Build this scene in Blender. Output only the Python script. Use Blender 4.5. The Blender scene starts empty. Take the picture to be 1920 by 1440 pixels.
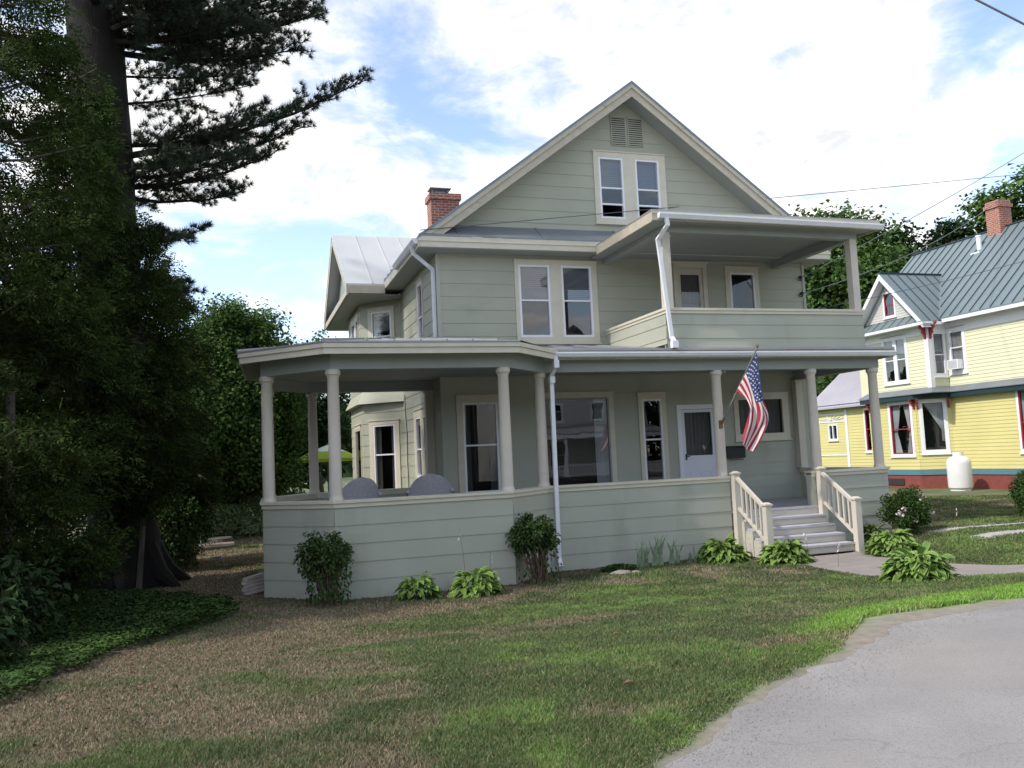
import bpy, math, random
import numpy as np
from math import sin, cos, radians, pi, sqrt
from mathutils import Vector, Matrix
random.seed(7)
RNG = np.random.default_rng(11)
scene = bpy.context.scene
# ------------------------------------------------------------------ camera
def make_camera():
    y, p, r = radians(-17.735), radians(4.831), radians(-2.61)
    fw = Vector((-sin(y)*cos(p), cos(y)*cos(p), sin(p)))
    rt = Vector((cos(y), sin(y), 0)); up = rt.cross(fw)
    r2 = rt*cos(r)+up*sin(r); u2 = -rt*sin(r)+up*cos(r)
    m = Matrix((r2, u2, -fw)).transposed().to_4x4()
    m.translation = Vector((-5.376, -15.136, 2.15))
    cd = bpy.data.cameras.new("camera"); co = bpy.data.objects.new("camera", cd)
    scene.collection.objects.link(co); co.matrix_world = m
    cd.sensor_fit = 'HORIZONTAL'; cd.sensor_width = 36; cd.lens = 36*1605.46/1920
    cd.clip_start = .1; cd.clip_end = 2000
    scene.camera = co
make_camera()
# ------------------------------------------------------------------ sky, sun
SUN_DIR = Vector((-.72, -.10, .80)).normalized()      # towards the sun
EL = math.asin(SUN_DIR.z); AZ = math.atan2(SUN_DIR.x, SUN_DIR.y)
def make_world():
    w = bpy.data.worlds.new("World"); scene.world = w; w.use_nodes = True
    nt = w.node_tree; N = nt.nodes; L = nt.links; N.clear()
    out = N.new('ShaderNodeOutputWorld'); bg = N.new('ShaderNodeBackground'); bg.inputs[1].default_value = .12
    L.new(bg.outputs[0], out.inputs[0])
    sky = N.new('ShaderNodeTexSky'); sky.sky_type = 'NISHITA'; sky.sun_disc = False
    sky.sun_elevation = EL; sky.sun_rotation = AZ; sky.dust_density = .6; sky.air_density = 1.0; sky.ozone_density = 2
    tc = N.new('ShaderNodeTexCoord')
    # flat cloud layer: direction projected on a high plane
    sep = N.new('ShaderNodeSeparateXYZ'); L.new(tc.outputs['Generated'], sep.inputs[0])
    def math_(op, a, b=None, clamp=False):
        n = N.new('ShaderNodeMath'); n.operation = op; n.use_clamp = clamp
        for i, x in enumerate((a, b)):
            if x is None: continue
            if isinstance(x, (int, float)): n.inputs[i].default_value = x
            else: L.new(x, n.inputs[i])
        return n.outputs[0]
    zz = math_('ADD', math_('MAXIMUM', sep.outputs[2], 0.0), .22)
    cx = math_('DIVIDE', sep.outputs[0], zz); cy = math_('DIVIDE', sep.outputs[1], zz)
    cmb = N.new('ShaderNodeCombineXYZ'); L.new(cx, cmb.inputs[0]); L.new(cy, cmb.inputs[1])
    def noise(scale, detail, rough, dist, off):
        mp = N.new('ShaderNodeMapping'); mp.inputs[1].default_value = off; L.new(cmb.outputs[0], mp.inputs[0])
        n = N.new('ShaderNodeTexNoise'); n.inputs['Scale'].default_value = scale; n.inputs['Detail'].default_value = detail
        n.inputs['Roughness'].default_value = rough; n.inputs['Distortion'].default_value = dist
        L.new(mp.outputs[0], n.inputs['Vector']); return n.outputs[0]
    n1 = noise(2.3, 10, .58, .35, (3.1, 1.7, 0)); n2 = noise(6.5, 7, .62, .4, (1, 5, 0))
    base = math_('ADD', math_('MULTIPLY', n1, .85), math_('MULTIPLY', n2, .26))
    # broad areas of thicker (+) and thinner (-) cloud, as fixed directions of the sky
    def lobe(d, power, amt, acc):
        v = Vector(d).normalized()
        dp = N.new('ShaderNodeVectorMath'); dp.operation = 'DOT_PRODUCT'; dp.inputs[1].default_value = v
        nv = N.new('ShaderNodeVectorMath'); nv.operation = 'NORMALIZE'; L.new(tc.outputs['Generated'], nv.inputs[0]); L.new(nv.outputs[0], dp.inputs[0])
        return math_('ADD', acc, math_('MULTIPLY', math_('POWER', math_('MAXIMUM', dp.outputs['Value'], 0.0), power), amt))
    acc = base
    for d, pw, am in LOBES: acc = lobe(d, pw, am, acc)
    ramp = N.new('ShaderNodeValToRGB'); L.new(acc, ramp.inputs[0])
    ramp.color_ramp.elements[0].position = .47; ramp.color_ramp.elements[1].position = .70
    ramp.color_ramp.interpolation = 'EASE'
    # clouds a little greyer where thick
    cr = N.new('ShaderNodeValToRGB'); L.new(n2, cr.inputs[0])
    cr.color_ramp.elements[0].position = .33; cr.color_ramp.elements[1].position = .66
    cr.color_ramp.elements[0].color = (3.8, 3.9, 4.05, 1); cr.color_ramp.elements[1].color = (6.9, 6.65, 6.4, 1)
    gain = N.new('ShaderNodeMix'); gain.data_type = 'RGBA'; gain.blend_type = 'MULTIPLY'; gain.inputs[0].default_value = 1
    L.new(sky.outputs[0], gain.inputs[6]); gain.inputs[7].default_value = (1.52, 1.36, 1.27, 1)
    mix = N.new('ShaderNodeMix'); mix.data_type = 'RGBA'
    L.new(ramp.outputs[0], mix.inputs[0]); L.new(gain.outputs[2], mix.inputs[6]); L.new(cr.outputs[0], mix.inputs[7])
    L.new(mix.outputs[2], bg.inputs[0])
LOBES = [((.42, .85, .38), 22, .27), ((.16, .90, .43), 90, -.20), ((.30, .86, .36), 200, -.10), ((.0, .93, .36), 90, .17), ((-.12, .93, .30), 120, .08), ((-.02, .97, .13), 90, -.26), ((.05, .8, .6), 30, .0)]
make_world()
sd = bpy.data.lights.new("sun", 'SUN'); sd.energy = 2.0; sd.angle = radians(2.5); sd.color = (1, .95, .87)
so = bpy.data.objects.new("sun", sd); scene.collection.objects.link(so)
so.rotation_euler = SUN_DIR.to_track_quat('Z', 'Y').to_euler()
scene.view_settings.view_transform = 'Standard'; scene.view_settings.look = 'None'
scene.view_settings.exposure = .98; scene.view_settings.gamma = 1
# ------------------------------------------------------------------ helpers
COL = scene.collection
def tag(o, label=None, cat=None, group=None, kind=None):
    if label: o['label'] = label
    if cat: o['category'] = cat
    if group: o['group'] = group
    if kind: o['kind'] = kind
    return o
def empty(name, loc=(0, 0, 0), rz=0):
    o = bpy.data.objects.new(name, None); o.location = loc; o.rotation_euler = (0, 0, rz); o.empty_display_size = .2
    COL.objects.link(o); return o
class MB:
    def __init__(s): s.v = []; s.f = []; s.m = []; s.c = None
    def add(s, vs, fs, mi=0):
        b = len(s.v); s.v += [tuple(x) for x in vs]; s.f += [tuple(b+i for i in f) for f in fs]; s.m += [mi]*len(fs)
    def quad(s, a, b, c, d, mi=0): s.add([a, b, c, d], [(0, 1, 2, 3)], mi)
    def box(s, x0, x1, y0, y1, z0, z1, mi=0):
        s.hexa([(x0, y0, z0), (x1, y0, z0), (x1, y1, z0), (x0, y1, z0), (x0, y0, z1), (x1, y0, z1), (x1, y1, z1), (x0, y1, z1)], mi)
    def hexa(s, v, mi=0):
        s.add(v, [(0, 3, 2, 1), (4, 5, 6, 7), (0, 1, 5, 4), (1, 2, 6, 5), (2, 3, 7, 6), (3, 0, 4, 7)], mi)
    def bar(s, p, q, w, h, mi=0, up=(0, 0, 1)):          # rectangular bar from p to q
        p = Vector(p); q = Vector(q); d = (q-p).normalized(); u = Vector(up)
        sd_ = d.cross(u)
        if sd_.length < 1e-4: sd_ = d.cross(Vector((0, 1, 0)))
        sd_.normalize(); u = sd_.cross(d)
        a = sd_*w/2; b = u*h/2
        s.hexa([p-a-b, p+a-b, q+a-b, q-a-b, p-a+b, p+a+b, q+a+b, q-a+b], mi)
    def tube(s, pts, rad, n=8, mi=0, cap=True):
        pts = [Vector(p) for p in pts]
        if not hasattr(rad, '__len__'): rad = [rad]*len(pts)
        rings = []; prev = None
        for i, p in enumerate(pts):
            d = (pts[min(i+1, len(pts)-1)]-pts[max(i-1, 0)])
            d = d.normalized() if d.length > 1e-9 else Vector((0, 0, 1))
            if prev is None:
                a = d.cross(Vector((0, 0, 1)));
                if a.length < 1e-3: a = Vector((1, 0, 0))
            else: a = prev-d*prev.dot(d)
            a.normalize(); prev = a; b = d.cross(a)
            rings.append([p+(a*cos(2*pi*k/n)+b*sin(2*pi*k/n))*rad[i] for k in range(n)])
        vs = [v for r in rings for v in r]; fs = []
        for i in range(len(pts)-1):
            for k in range(n):
                k2 = (k+1) % n; fs.append((i*n+k, i*n+k2, (i+1)*n+k2, (i+1)*n+k))
        if cap: fs.append(tuple(range(n-1, -1, -1))); fs.append(tuple((len(pts)-1)*n+k for k in range(n)))
        s.add(vs, fs, mi)
    def lathe(s, prof, c=(0, 0, 0), n=20, mi=0):
        vs = []; fs = []
        for r, z in prof:
            for k in range(n): a = 2*pi*k/n; vs.append((c[0]+r*cos(a), c[1]+r*sin(a), c[2]+z))
        for i in range(len(prof)-1):
            for k in range(n):
                k2 = (k+1) % n; fs.append((i*n+k, i*n+k2, (i+1)*n+k2, (i+1)*n+k))
        fs.append(tuple(range(n-1, -1, -1))); fs.append(tuple((len(prof)-1)*n+k for k in range(n)))
        s.add(vs, fs, mi)
    def prism(s, poly, z0, z1, mi=0):
        n = len(poly); vs = [(x, y, z0) for x, y in poly]+[(x, y, z1) for x, y in poly]
        fs = [tuple(range(n-1, -1, -1)), tuple(range(n, 2*n))]+[(i, (i+1) % n, n+(i+1) % n, n+i) for i in range(n)]
        s.add(vs, fs, mi)
    def build(s, name, mats, parent=None, smooth=False, recalc=False):
        me = bpy.data.meshes.new(name); me.from_pydata(s.v, [], s.f)
        if not isinstance(mats, (list, tuple)): mats = [mats]
        for m in mats: me.materials.append(m)
        if len(mats) > 1: me.polygons.foreach_set('material_index', s.m)
        if smooth: me.polygons.foreach_set('use_smooth', [True]*len(me.polygons)); me.set_sharp_from_angle(angle=radians(40))
        me.update()
        o = bpy.data.objects.new(name, me); COL.objects.link(o)
        if parent: o.parent = parent
        return o
def np_mesh(name, V, F, mat, parent=None, cols=None, smooth=False, vcols=None):
    """V (n,3), F (m,k) arrays; cols: per-face rgb; vcols: per-vertex rgb"""
    V = np.asarray(V, np.float32); F = np.asarray(F, np.int32); m, k = F.shape
    me = bpy.data.meshes.new(name)
    me.vertices.add(len(V)); me.vertices.foreach_set('co', V.ravel())
    me.loops.add(m*k); me.loops.foreach_set('vertex_index', F.ravel())
    me.polygons.add(m); me.polygons.foreach_set('loop_start', np.arange(m, dtype=np.int32)*k)
    me.polygons.foreach_set('loop_total', np.full(m, k, np.int32))
    if smooth: me.polygons.foreach_set('use_smooth', np.ones(m, bool))
    if vcols is not None:
        a = me.color_attributes.new('Col', 'FLOAT_COLOR', 'POINT')
        a.data.foreach_set('color', np.c_[vcols, np.ones(len(V))].astype(np.float32).ravel())
    me.materials.append(mat); me.update(calc_edges=True)
    o = bpy.data.objects.new(name, me); COL.objects.link(o)
    if parent: o.parent = parent
    return o
# ------------------------------------------------------------------ materials
def mat(name, base, rough=.6, var=.08, scale=3.0, bump=0.0, bscale=60, metal=0, spec=.5, dirt=None, attr=False, stretch=(1, 1, 1), trans=0, isl=0.0, gamma_attr=False):
    m = bpy.data.materials.new(name); m.use_nodes = True; nt = m.node_tree; N = nt.nodes; L = nt.links
    b = N['Principled BSDF']; b.inputs['Roughness'].default_value = rough; b.inputs['Metallic'].default_value = metal
    b.inputs['Specular IOR Level'].default_value = spec
    tc = N.new('ShaderNodeTexCoord'); mp = N.new('ShaderNodeMapping'); mp.inputs['Scale'].default_value = stretch
    L.new(tc.outputs['Object'], mp.inputs[0])
    if attr:
        c0 = N.new('ShaderNodeVertexColor'); c0.layer_name = 'Col'; cur = c0.outputs[0]
    else:
        c0 = N.new('ShaderNodeRGB'); c0.outputs[0].default_value = (*base, 1); cur = c0.outputs[0]
    if var:
        n = N.new('ShaderNodeTexNoise'); n.inputs['Scale'].default_value = scale; n.inputs['Detail'].default_value = 6; L.new(mp.outputs[0], n.inputs[0])
        mr = N.new('ShaderNodeMapRange'); mr.inputs[1].default_value = .3; mr.inputs[2].default_value = .7
        mr.inputs[3].default_value = 1-var; mr.inputs[4].default_value = 1+var; L.new(n.outputs[0], mr.inputs[0])
        mx = N.new('ShaderNodeVectorMath'); mx.operation = 'SCALE'; L.new(cur, mx.inputs[0]); L.new(mr.outputs[0], mx.inputs[3]); cur = mx.outputs[0]
    if isl:
        g = N.new('ShaderNodeNewGeometry'); mr = N.new('ShaderNodeMapRange'); mr.inputs[3].default_value = 1-isl; mr.inputs[4].default_value = 1+isl
        L.new(g.outputs['Random Per Island'], mr.inputs[0])
        mx = N.new('ShaderNodeVectorMath'); mx.operation = 'SCALE'; L.new(cur, mx.inputs[0]); L.new(mr.outputs[0], mx.inputs[3]); cur = mx.outputs[0]
    if dirt:                                             # (colour, threshold, scale, stretch, strength)
        col, th, sc, st, am = dirt
        mp2 = N.new('ShaderNodeMapping'); mp2.inputs['Scale'].default_value = st; L.new(tc.outputs['Object'], mp2.inputs[0])
        n = N.new('ShaderNodeTexNoise'); n.inputs['Scale'].default_value = sc; n.inputs['Detail'].default_value = 8; n.inputs['Roughness'].default_value = .65; L.new(mp2.outputs[0], n.inputs[0])
        mr = N.new('ShaderNodeMapRange'); mr.inputs[1].default_value = th; mr.inputs[2].default_value = th+.15; mr.inputs[4].default_value = am; L.new(n.outputs[0], mr.inputs[0])
        mx = N.new('ShaderNodeMix'); mx.data_type = 'RGBA'; L.new(mr.outputs[0], mx.inputs[0]); L.new(cur, mx.inputs[6]); mx.inputs[7].default_value = (*col, 1); cur = mx.outputs[2]
    L.new(cur, b.inputs['Base Color'])
    if bump:
        n = N.new('ShaderNodeTexNoise'); n.inputs['Scale'].default_value = bscale; n.inputs['Detail'].default_value = 5; L.new(mp.outputs[0], n.inputs[0])
        bp = N.new('ShaderNodeBump'); bp.inputs['Strength'].default_value = bump; bp.inputs['Distance'].default_value = .01; L.new(n.outputs[0], bp.inputs['Height']); L.new(bp.outputs[0], b.inputs['Normal'])
    if trans:
        t = N.new('ShaderNodeBsdfTranslucent'); L.new(cur, t.inputs[0]); ms = N.new('ShaderNodeMixShader'); ms.inputs[0].default_value = trans
        L.new(b.outputs[0], ms.inputs[1]); L.new(t.outputs[0], ms.inputs[2]); L.new(ms.outputs[0], N['Material Output'].inputs[0])
    return m
def brick_mat(name, c1, c2, mortar, scale=1.0):
    m = bpy.data.materials.new(name); m.use_nodes = True; nt = m.node_tree; N = nt.nodes; L = nt.links
    b = N['Principled BSDF']; b.inputs['Roughness'].default_value = .85
    tc = N.new('ShaderNodeTexCoord'); sp = N.new('ShaderNodeSeparateXYZ'); L.new(tc.outputs['Object'], sp.inputs[0])
    ad = N.new('ShaderNodeMath'); L.new(sp.outputs[0], ad.inputs[0]); L.new(sp.outputs[1], ad.inputs[1])
    cb = N.new('ShaderNodeCombineXYZ'); L.new(ad.outputs[0], cb.inputs[0]); L.new(sp.outputs[2], cb.inputs[1])
    t = N.new('ShaderNodeTexBrick'); L.new(cb.outputs[0], t.inputs[0]); t.inputs['Color1'].default_value = (*c1, 1); t.inputs['Color2'].default_value = (*c2, 1); t.inputs['Mortar'].default_value = (*mortar, 1)
    t.inputs['Scale'].default_value = scale; t.inputs['Brick Width'].default_value = .21; t.inputs['Row Height'].default_value = .075; t.inputs['Mortar Size'].default_value = .010
    n = N.new('ShaderNodeTexNoise'); n.inputs['Scale'].default_value = 4; L.new(tc.outputs['Object'], n.inputs[0])
    mx = N.new('ShaderNodeMix'); mx.data_type = 'RGBA'; mx.blend_type = 'MULTIPLY'; mx.inputs[0].default_value = .35; L.new(t.outputs[0], mx.inputs[6]); L.new(n.outputs[0], mx.inputs[7]); L.new(mx.outputs[2], b.inputs[0])
    bp = N.new('ShaderNodeBump'); bp.inputs['Strength'].default_value = .5; bp.inputs['Distance'].default_value = .01; bp.invert = True; L.new(t.outputs['Fac'], bp.inputs['Height']); L.new(bp.outputs[0], b.inputs['Normal'])
    return m
def glass_mat(name, tint, ior):
    m = bpy.data.materials.new(name); m.use_nodes = True; nt = m.node_tree; N = nt.nodes; L = nt.links; N.remove(N['Principled BSDF'])
    tr = N.new('ShaderNodeBsdfTransparent'); tr.inputs[0].default_value = (*tint, 1)
    gl = N.new('ShaderNodeBsdfGlossy'); gl.inputs['Roughness'].default_value = .005
    tc = N.new('ShaderNodeTexCoord'); n = N.new('ShaderNodeTexNoise'); n.inputs['Scale'].default_value = 1.3; L.new(tc.outputs['Object'], n.inputs[0])
    bp = N.new('ShaderNodeBump'); bp.inputs['Strength'].default_value = .03; bp.inputs['Distance'].default_value = .05; L.new(n.outputs[0], bp.inputs['Height']); L.new(bp.outputs[0], gl.inputs['Normal'])
    lw = N.new('ShaderNodeLayerWeight'); pw = N.new('ShaderNodeMath'); pw.operation = 'POWER'; L.new(lw.outputs['Facing'], pw.inputs[0]); lw.inputs[0].default_value = .5; pw.inputs[1].default_value = 4.0
    fr = N.new('ShaderNodeMapRange'); L.new(pw.outputs[0], fr.inputs[0]); fr.inputs[3].default_value = ((ior-1)/(ior+1))**2*1.7; fr.inputs[4].default_value = 1
    ms = N.new('ShaderNodeMixShader'); L.new(fr.outputs[0], ms.inputs[0]); L.new(tr.outputs[0], ms.inputs[1]); L.new(gl.outputs[0], ms.inputs[2]); L.new(ms.outputs[0], N['Material Output'].inputs[0])
    return m
M = dict(
 green=mat('sage_siding', (.40, .41, .335), .65, .05, 1.3, .08, 90, dirt=((.22, .235, .17), .56, 1.1, (1, 1, .35), .38)),
 greenup=mat('sage_siding_upper', (.375, .385, .30), .65, .05, 1.3, .08, 90, dirt=((.22, .24, .17), .60, .9, (1, 1, 2.5), .3)),
 greenpaint=mat('grey_green_board', (.30, .325, .30), .6, .05, 2),
 cream=mat('cream_trim', (.60, .56, .45), .5, .05, 5, dirt=((.30, .26, .19), .66, 3, (1, 1, 1), .4)),
 creamold=mat('worn_cream_trim', (.46, .42, .33), .6, .08, 6, dirt=((.22, .17, .12), .58, 4, (1, 1, 3), .6)),
 column=mat('column_paint', (.58, .53, .45), .45, .04, 6, dirt=((.36, .29, .22), .64, 5, (2, 2, .4), .4)),
 white=mat('white_metal', (.78, .79, .82), .35, .03, 8, dirt=((.5, .48, .42), .66, 6, (1, 1, 1), .4)),
 vinyl=mat('white_vinyl', (.78, .79, .82), .4, .02),
 ceiling=mat('porch_ceiling', (.32, .33, .31), .7, .05, 2),
 floor=mat('grey_porch_floor', (.27, .28, .31), .5, .06, 3, dirt=((.16, .16, .16), .58, 3, (1, 4, 1), .5)),
 tread=mat('grey_tread', (.46, .45, .48), .5, .06, 4, dirt=((.25, .24, .24), .56, 3, (1, 4, 1), .5)),
 steps=mat('worn_step_paint', (.52, .49, .42), .6, .05, 4, dirt=((.25, .23, .22), .55, 3, (1, 3, 3), .7)),
 roofmetal=mat('silver_roof', (.58, .58, .56), .42, .05, 1.2, metal=.25, dirt=((.36, .17, .10), .665, 1.6, (1, 1, 1), .8)),
 roofgrey=mat('weathered_roof', (.33, .33, .34), .5, .1, 2, metal=.3, dirt=((.24, .13, .09), .62, 2, (1, 1, 1), .6)),
 rooflead=mat('blue_grey_metal', (.20, .22, .24), .45, .1, 2, metal=.3, dirt=((.5, .5, .5), .68, 9, (1, 1, 1), .7)),
 roofedge=mat('roof_edge', (.16, .20, .24), .4, .05, metal=.4),
 black=mat('black_metal', (.012, .012, .014), .4, 0),
 room=mat('dark_room', (.03, .028, .026), .9, .1),
 curtain=mat('grey_curtain', (.26, .26, .25), .9, .1, 3, stretch=(14, 14, .5)),
 whitecurtain=mat('white_curtain', (.62, .63, .65), .9, .05, trans=.15),
 blind=mat('grey_blind', (.15, .17, .19), .8, .05),
 whitedoor=mat('white_door', (.70, .70, .76), .45, .02),
 brick=brick_mat('red_brick', (.42, .13, .08), (.34, .10, .07), (.5, .42, .36)),
 glass=glass_mat('window_glass', (.85, .87, .88), 1.8),
 glassdark=glass_mat('screened_glass', (.62, .63, .64), 1.6),
 yellow=mat('yellow_clapboard', (.64, .575, .24), .6, .04, 1),
 paleyellow=mat('pale_yellow_clapboard', (.70, .69, .47), .6, .04, 1),
 ywhite=mat('house_white_trim', (.80, .80, .82), .5, .03),
 red=mat('dark_red_trim', (.30, .03, .04), .5, .05),
 ygreen=mat('green_metal_roof', (.17, .215, .222), .4, .06, .6, metal=.2),
 yseam=mat('roof_seam', (.03, .05, .06), .5, 0),
 tin=mat('tin_roof', (.45, .43, .46), .45, .08, 1, metal=.3),
 teal=mat('teal_board', (.10, .20, .24), .6, .05), darkgreen=mat('dark_green_fascia', (.012, .035, .04), .5, .05),
 redbrick=mat('red_foundation', (.22, .055, .045), .8, .15, 6, .3, 30),
 lattice=mat('grey_scallop', (.52, .52, .48), .7, .05),
 tank=mat('tank_paint', (.78, .78, .76), .4, .03, dirt=((.40, .10, .07), .66, 3, (1, 1, 1), .8)),
 bark=mat('pine_bark', (.012, .010, .008), .95, .35, 4, 1.0, 14, stretch=(2.5, 2.5, .5)),
 bark2=mat('grey_bark', (.10, .085, .07), .95, .3, 4, .8, 20, stretch=(2, 2, .5)),
 needle=mat('pine_needles', (.048, .070, .042), .6, .25, .8, isl=.35, trans=.15, spec=.3),
 cedar=mat('cedar_foliage', (.032, .052, .012), .8, .35, .7, isl=.45, trans=.2, spec=.08),
 cedar2=mat('light_cedar', (.042, .068, .018), .8, .4, .7, isl=.45, trans=.2, spec=.08),
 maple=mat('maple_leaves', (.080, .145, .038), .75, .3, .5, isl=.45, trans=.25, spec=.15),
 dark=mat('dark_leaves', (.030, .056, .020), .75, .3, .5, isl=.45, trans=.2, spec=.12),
 shrub=mat('shrub_leaves', (.052, .095, .026), .6, .2, 2, isl=.45, trans=.2, spec=.15),
 yew=mat('box_leaves', (.045, .090, .020), .6, .2, 2, isl=.4, trans=.2, spec=.15),
 hosta=mat('hosta_leaves', (1, 1, 1), .45, .1, 4, attr=True, trans=.25, spec=.4),
 iris=mat('iris_leaves', (.25, .33, .21), .5, .15, 4, isl=.25, trans=.2),
 pach=mat('pachysandra', (.05, .095, .022), .75, .3, 1.5, isl=.5, trans=.2, spec=.2),
 hedge=mat('pale_hedge', (.17, .26, .11), .5, .25, .8, isl=.4, trans=.2),
 stem=mat('brown_stem', (.13, .085, .06), .9, .2, 5), flower=mat('pale_petals', (.75, .62, .62), .6, .1),
 asphalt=mat('asphalt', (.275, .262, .250), .9, .16, .9, .9, 120, dirt=((.13, .125, .125), .50, 75, (1, 1, 1), .55)),
 paver=mat('stone_path', (.25, .22, .20), .9, .12, 3, .4, 60, dirt=((.17, .14, .10), .55, 1.5, (1, 1, 1), .6)),
 stones=mat('edge_stones', (.20, .185, .17), .95, .3, 30),
 gravel=mat('gravel', (.36, .34, .32), .95, .15, 8, .5, 80),
 ground=mat('lawn_soil', (1, 1, 1), .95, .18, 9, .6, 60, attr=True), grass=mat('grass_blades', (1, 1, 1), .6, 0, attr=True, isl=.3, trans=.25, spec=.25),
 lime=mat('lime_canvas', (.62, .76, .06), .7, .04, trans=.45), limetop=mat('pale_canvas', (.72, .80, .68), .7, .04),
 wicker=mat('grey_wicker', (.46, .45, .47), .7, .15, 30, .4, 120),
 fred=mat('flag_red', (.42, .02, .05), .7, .05, trans=.2), fwhite=mat('flag_white', (.72, .70, .66), .7, .05, trans=.2), fblue=mat('flag_blue', (.035, .06, .20), .7, .05, trans=.2),
 pole=mat('grey_pole', (.20, .20, .19), .35, .05), brass=mat('rusty_brass', (.22, .12, .07), .5, .2, 20, metal=.4),
 wire=mat('black_wire', (.11, .11, .12), .6, 0), wood=mat('grey_wood', (.26, .21, .17), .9, .25, 5, .4, 40), paleboard=mat('pale_wood', (.48, .42, .38), .8, .15, 6),
 leaflitter=mat('needle_litter', (.16, .09, .055), .95, .2, 8),
)
def add_cracks(m):
    nt = m.node_tree; N = nt.nodes; L = nt.links; b = N['Principled BSDF']; src = b.inputs['Base Color'].links[0].from_socket
    tc = N.new('ShaderNodeTexCoord'); n = N.new('ShaderNodeTexNoise'); n.inputs['Scale'].default_value = 1.6; n.inputs['Detail'].default_value = 6; L.new(tc.outputs['Object'], n.inputs[0])
    ad = N.new('ShaderNodeVectorMath'); ad.operation = 'MULTIPLY_ADD'; L.new(n.outputs['Color'], ad.inputs[0]); ad.inputs[1].default_value = (.9, .9, .9); L.new(tc.outputs['Object'], ad.inputs[2])
    v = N.new('ShaderNodeTexVoronoi'); v.feature = 'DISTANCE_TO_EDGE'; v.inputs['Scale'].default_value = .42; L.new(ad.outputs[0], v.inputs['Vector'])
    mr = N.new('ShaderNodeMapRange'); mr.inputs[1].default_value = .0015; mr.inputs[2].default_value = .006; mr.inputs[3].default_value = 1; mr.inputs[4].default_value = 0; L.new(v.outputs['Distance'], mr.inputs[0])
    n2 = N.new('ShaderNodeTexNoise'); n2.inputs['Scale'].default_value = .5; L.new(tc.outputs['Object'], n2.inputs[0]); m2 = N.new('ShaderNodeMapRange'); m2.inputs[1].default_value = .48; m2.inputs[2].default_value = .58; m2.inputs[4].default_value = .28; L.new(n2.outputs[0], m2.inputs[0])
    mu = N.new('ShaderNodeMath'); mu.operation = 'MULTIPLY'; L.new(mr.outputs[0], mu.inputs[0]); L.new(m2.outputs[0], mu.inputs[1])
    mx = N.new('ShaderNodeMix'); mx.data_type = 'RGBA'; L.new(mu.outputs[0], mx.inputs[0]); L.new(src, mx.inputs[6]); mx.inputs[7].default_value = (.07, .065, .06, 1)
    st = N.new('ShaderNodeTexNoise'); st.inputs['Scale'].default_value = .35; st.inputs['Detail'].default_value = 8; L.new(tc.outputs['Object'], st.inputs[0]); m3 = N.new('ShaderNodeMapRange'); m3.inputs[1].default_value = .5; m3.inputs[2].default_value = .68; m3.inputs[4].default_value = .3; L.new(st.outputs[0], m3.inputs[0])
    mz = N.new('ShaderNodeMix'); mz.data_type = 'RGBA'; L.new(m3.outputs[0], mz.inputs[0]); L.new(mx.outputs[2], mz.inputs[6]); mz.inputs[7].default_value = (.36, .31, .27, 1); L.new(mz.outputs[2], b.inputs['Base Color'])
add_cracks(M['asphalt'])
# ------------------------------------------------------------------ terrain
def sm(t): t = np.clip(t, 0, 1); return t*t*(3-2*t)
def H(x, y):
    a = sm((-y-2.5)/7.0); b = .3*sm((x-5.5)/3.0)
    return .45*a+(1-a)*b
def hz(x, y): return float(H(np.float64(x), np.float64(y)))
def vnoise(x, y, s, seed=0):
    """smooth value noise"""
    x = np.asarray(x)/s+seed*17.3; y = np.asarray(y)/s-seed*9.1
    xi = np.floor(x).astype(np.int64); yi = np.floor(y).astype(np.int64); fx = x-xi; fy = y-yi
    fx = fx*fx*(3-2*fx); fy = fy*fy*(3-2*fy)
    def r(a, b):
        n = (a*374761393+b*668265263+seed*1442695041) & 0x7fffffff; n = (n ^ (n >> 13))*1274126177 & 0x7fffffff
        return ((n ^ (n >> 16)) & 0xffff)/65535.0
    return (r(xi, yi)*(1-fx)+r(xi+1, yi)*fx)*(1-fy)+(r(xi, yi+1)*(1-fx)+r(xi+1, yi+1)*fx)*fy
def fbm(x, y, s, seed=0): return .5*vnoise(x, y, s, seed)+.3*vnoise(x, y, s/2.1, seed+1)+.2*vnoise(x, y, s/4.7, seed+2)
ROAD = [(-4.6, -14.5), (-3.95, -12.3), (-3.26, -10.82), (-2.28, -10.13), (-1.07, -9.43), (.53, -8.43), (2.38, -8.05), (5.5, -7.7), (12, -7.3), (40, -6)]
def road_y(x):                                           # near edge of the lawn / road border
    return np.interp(x, [p[0] for p in ROAD], [p[1] for p in ROAD])
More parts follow.
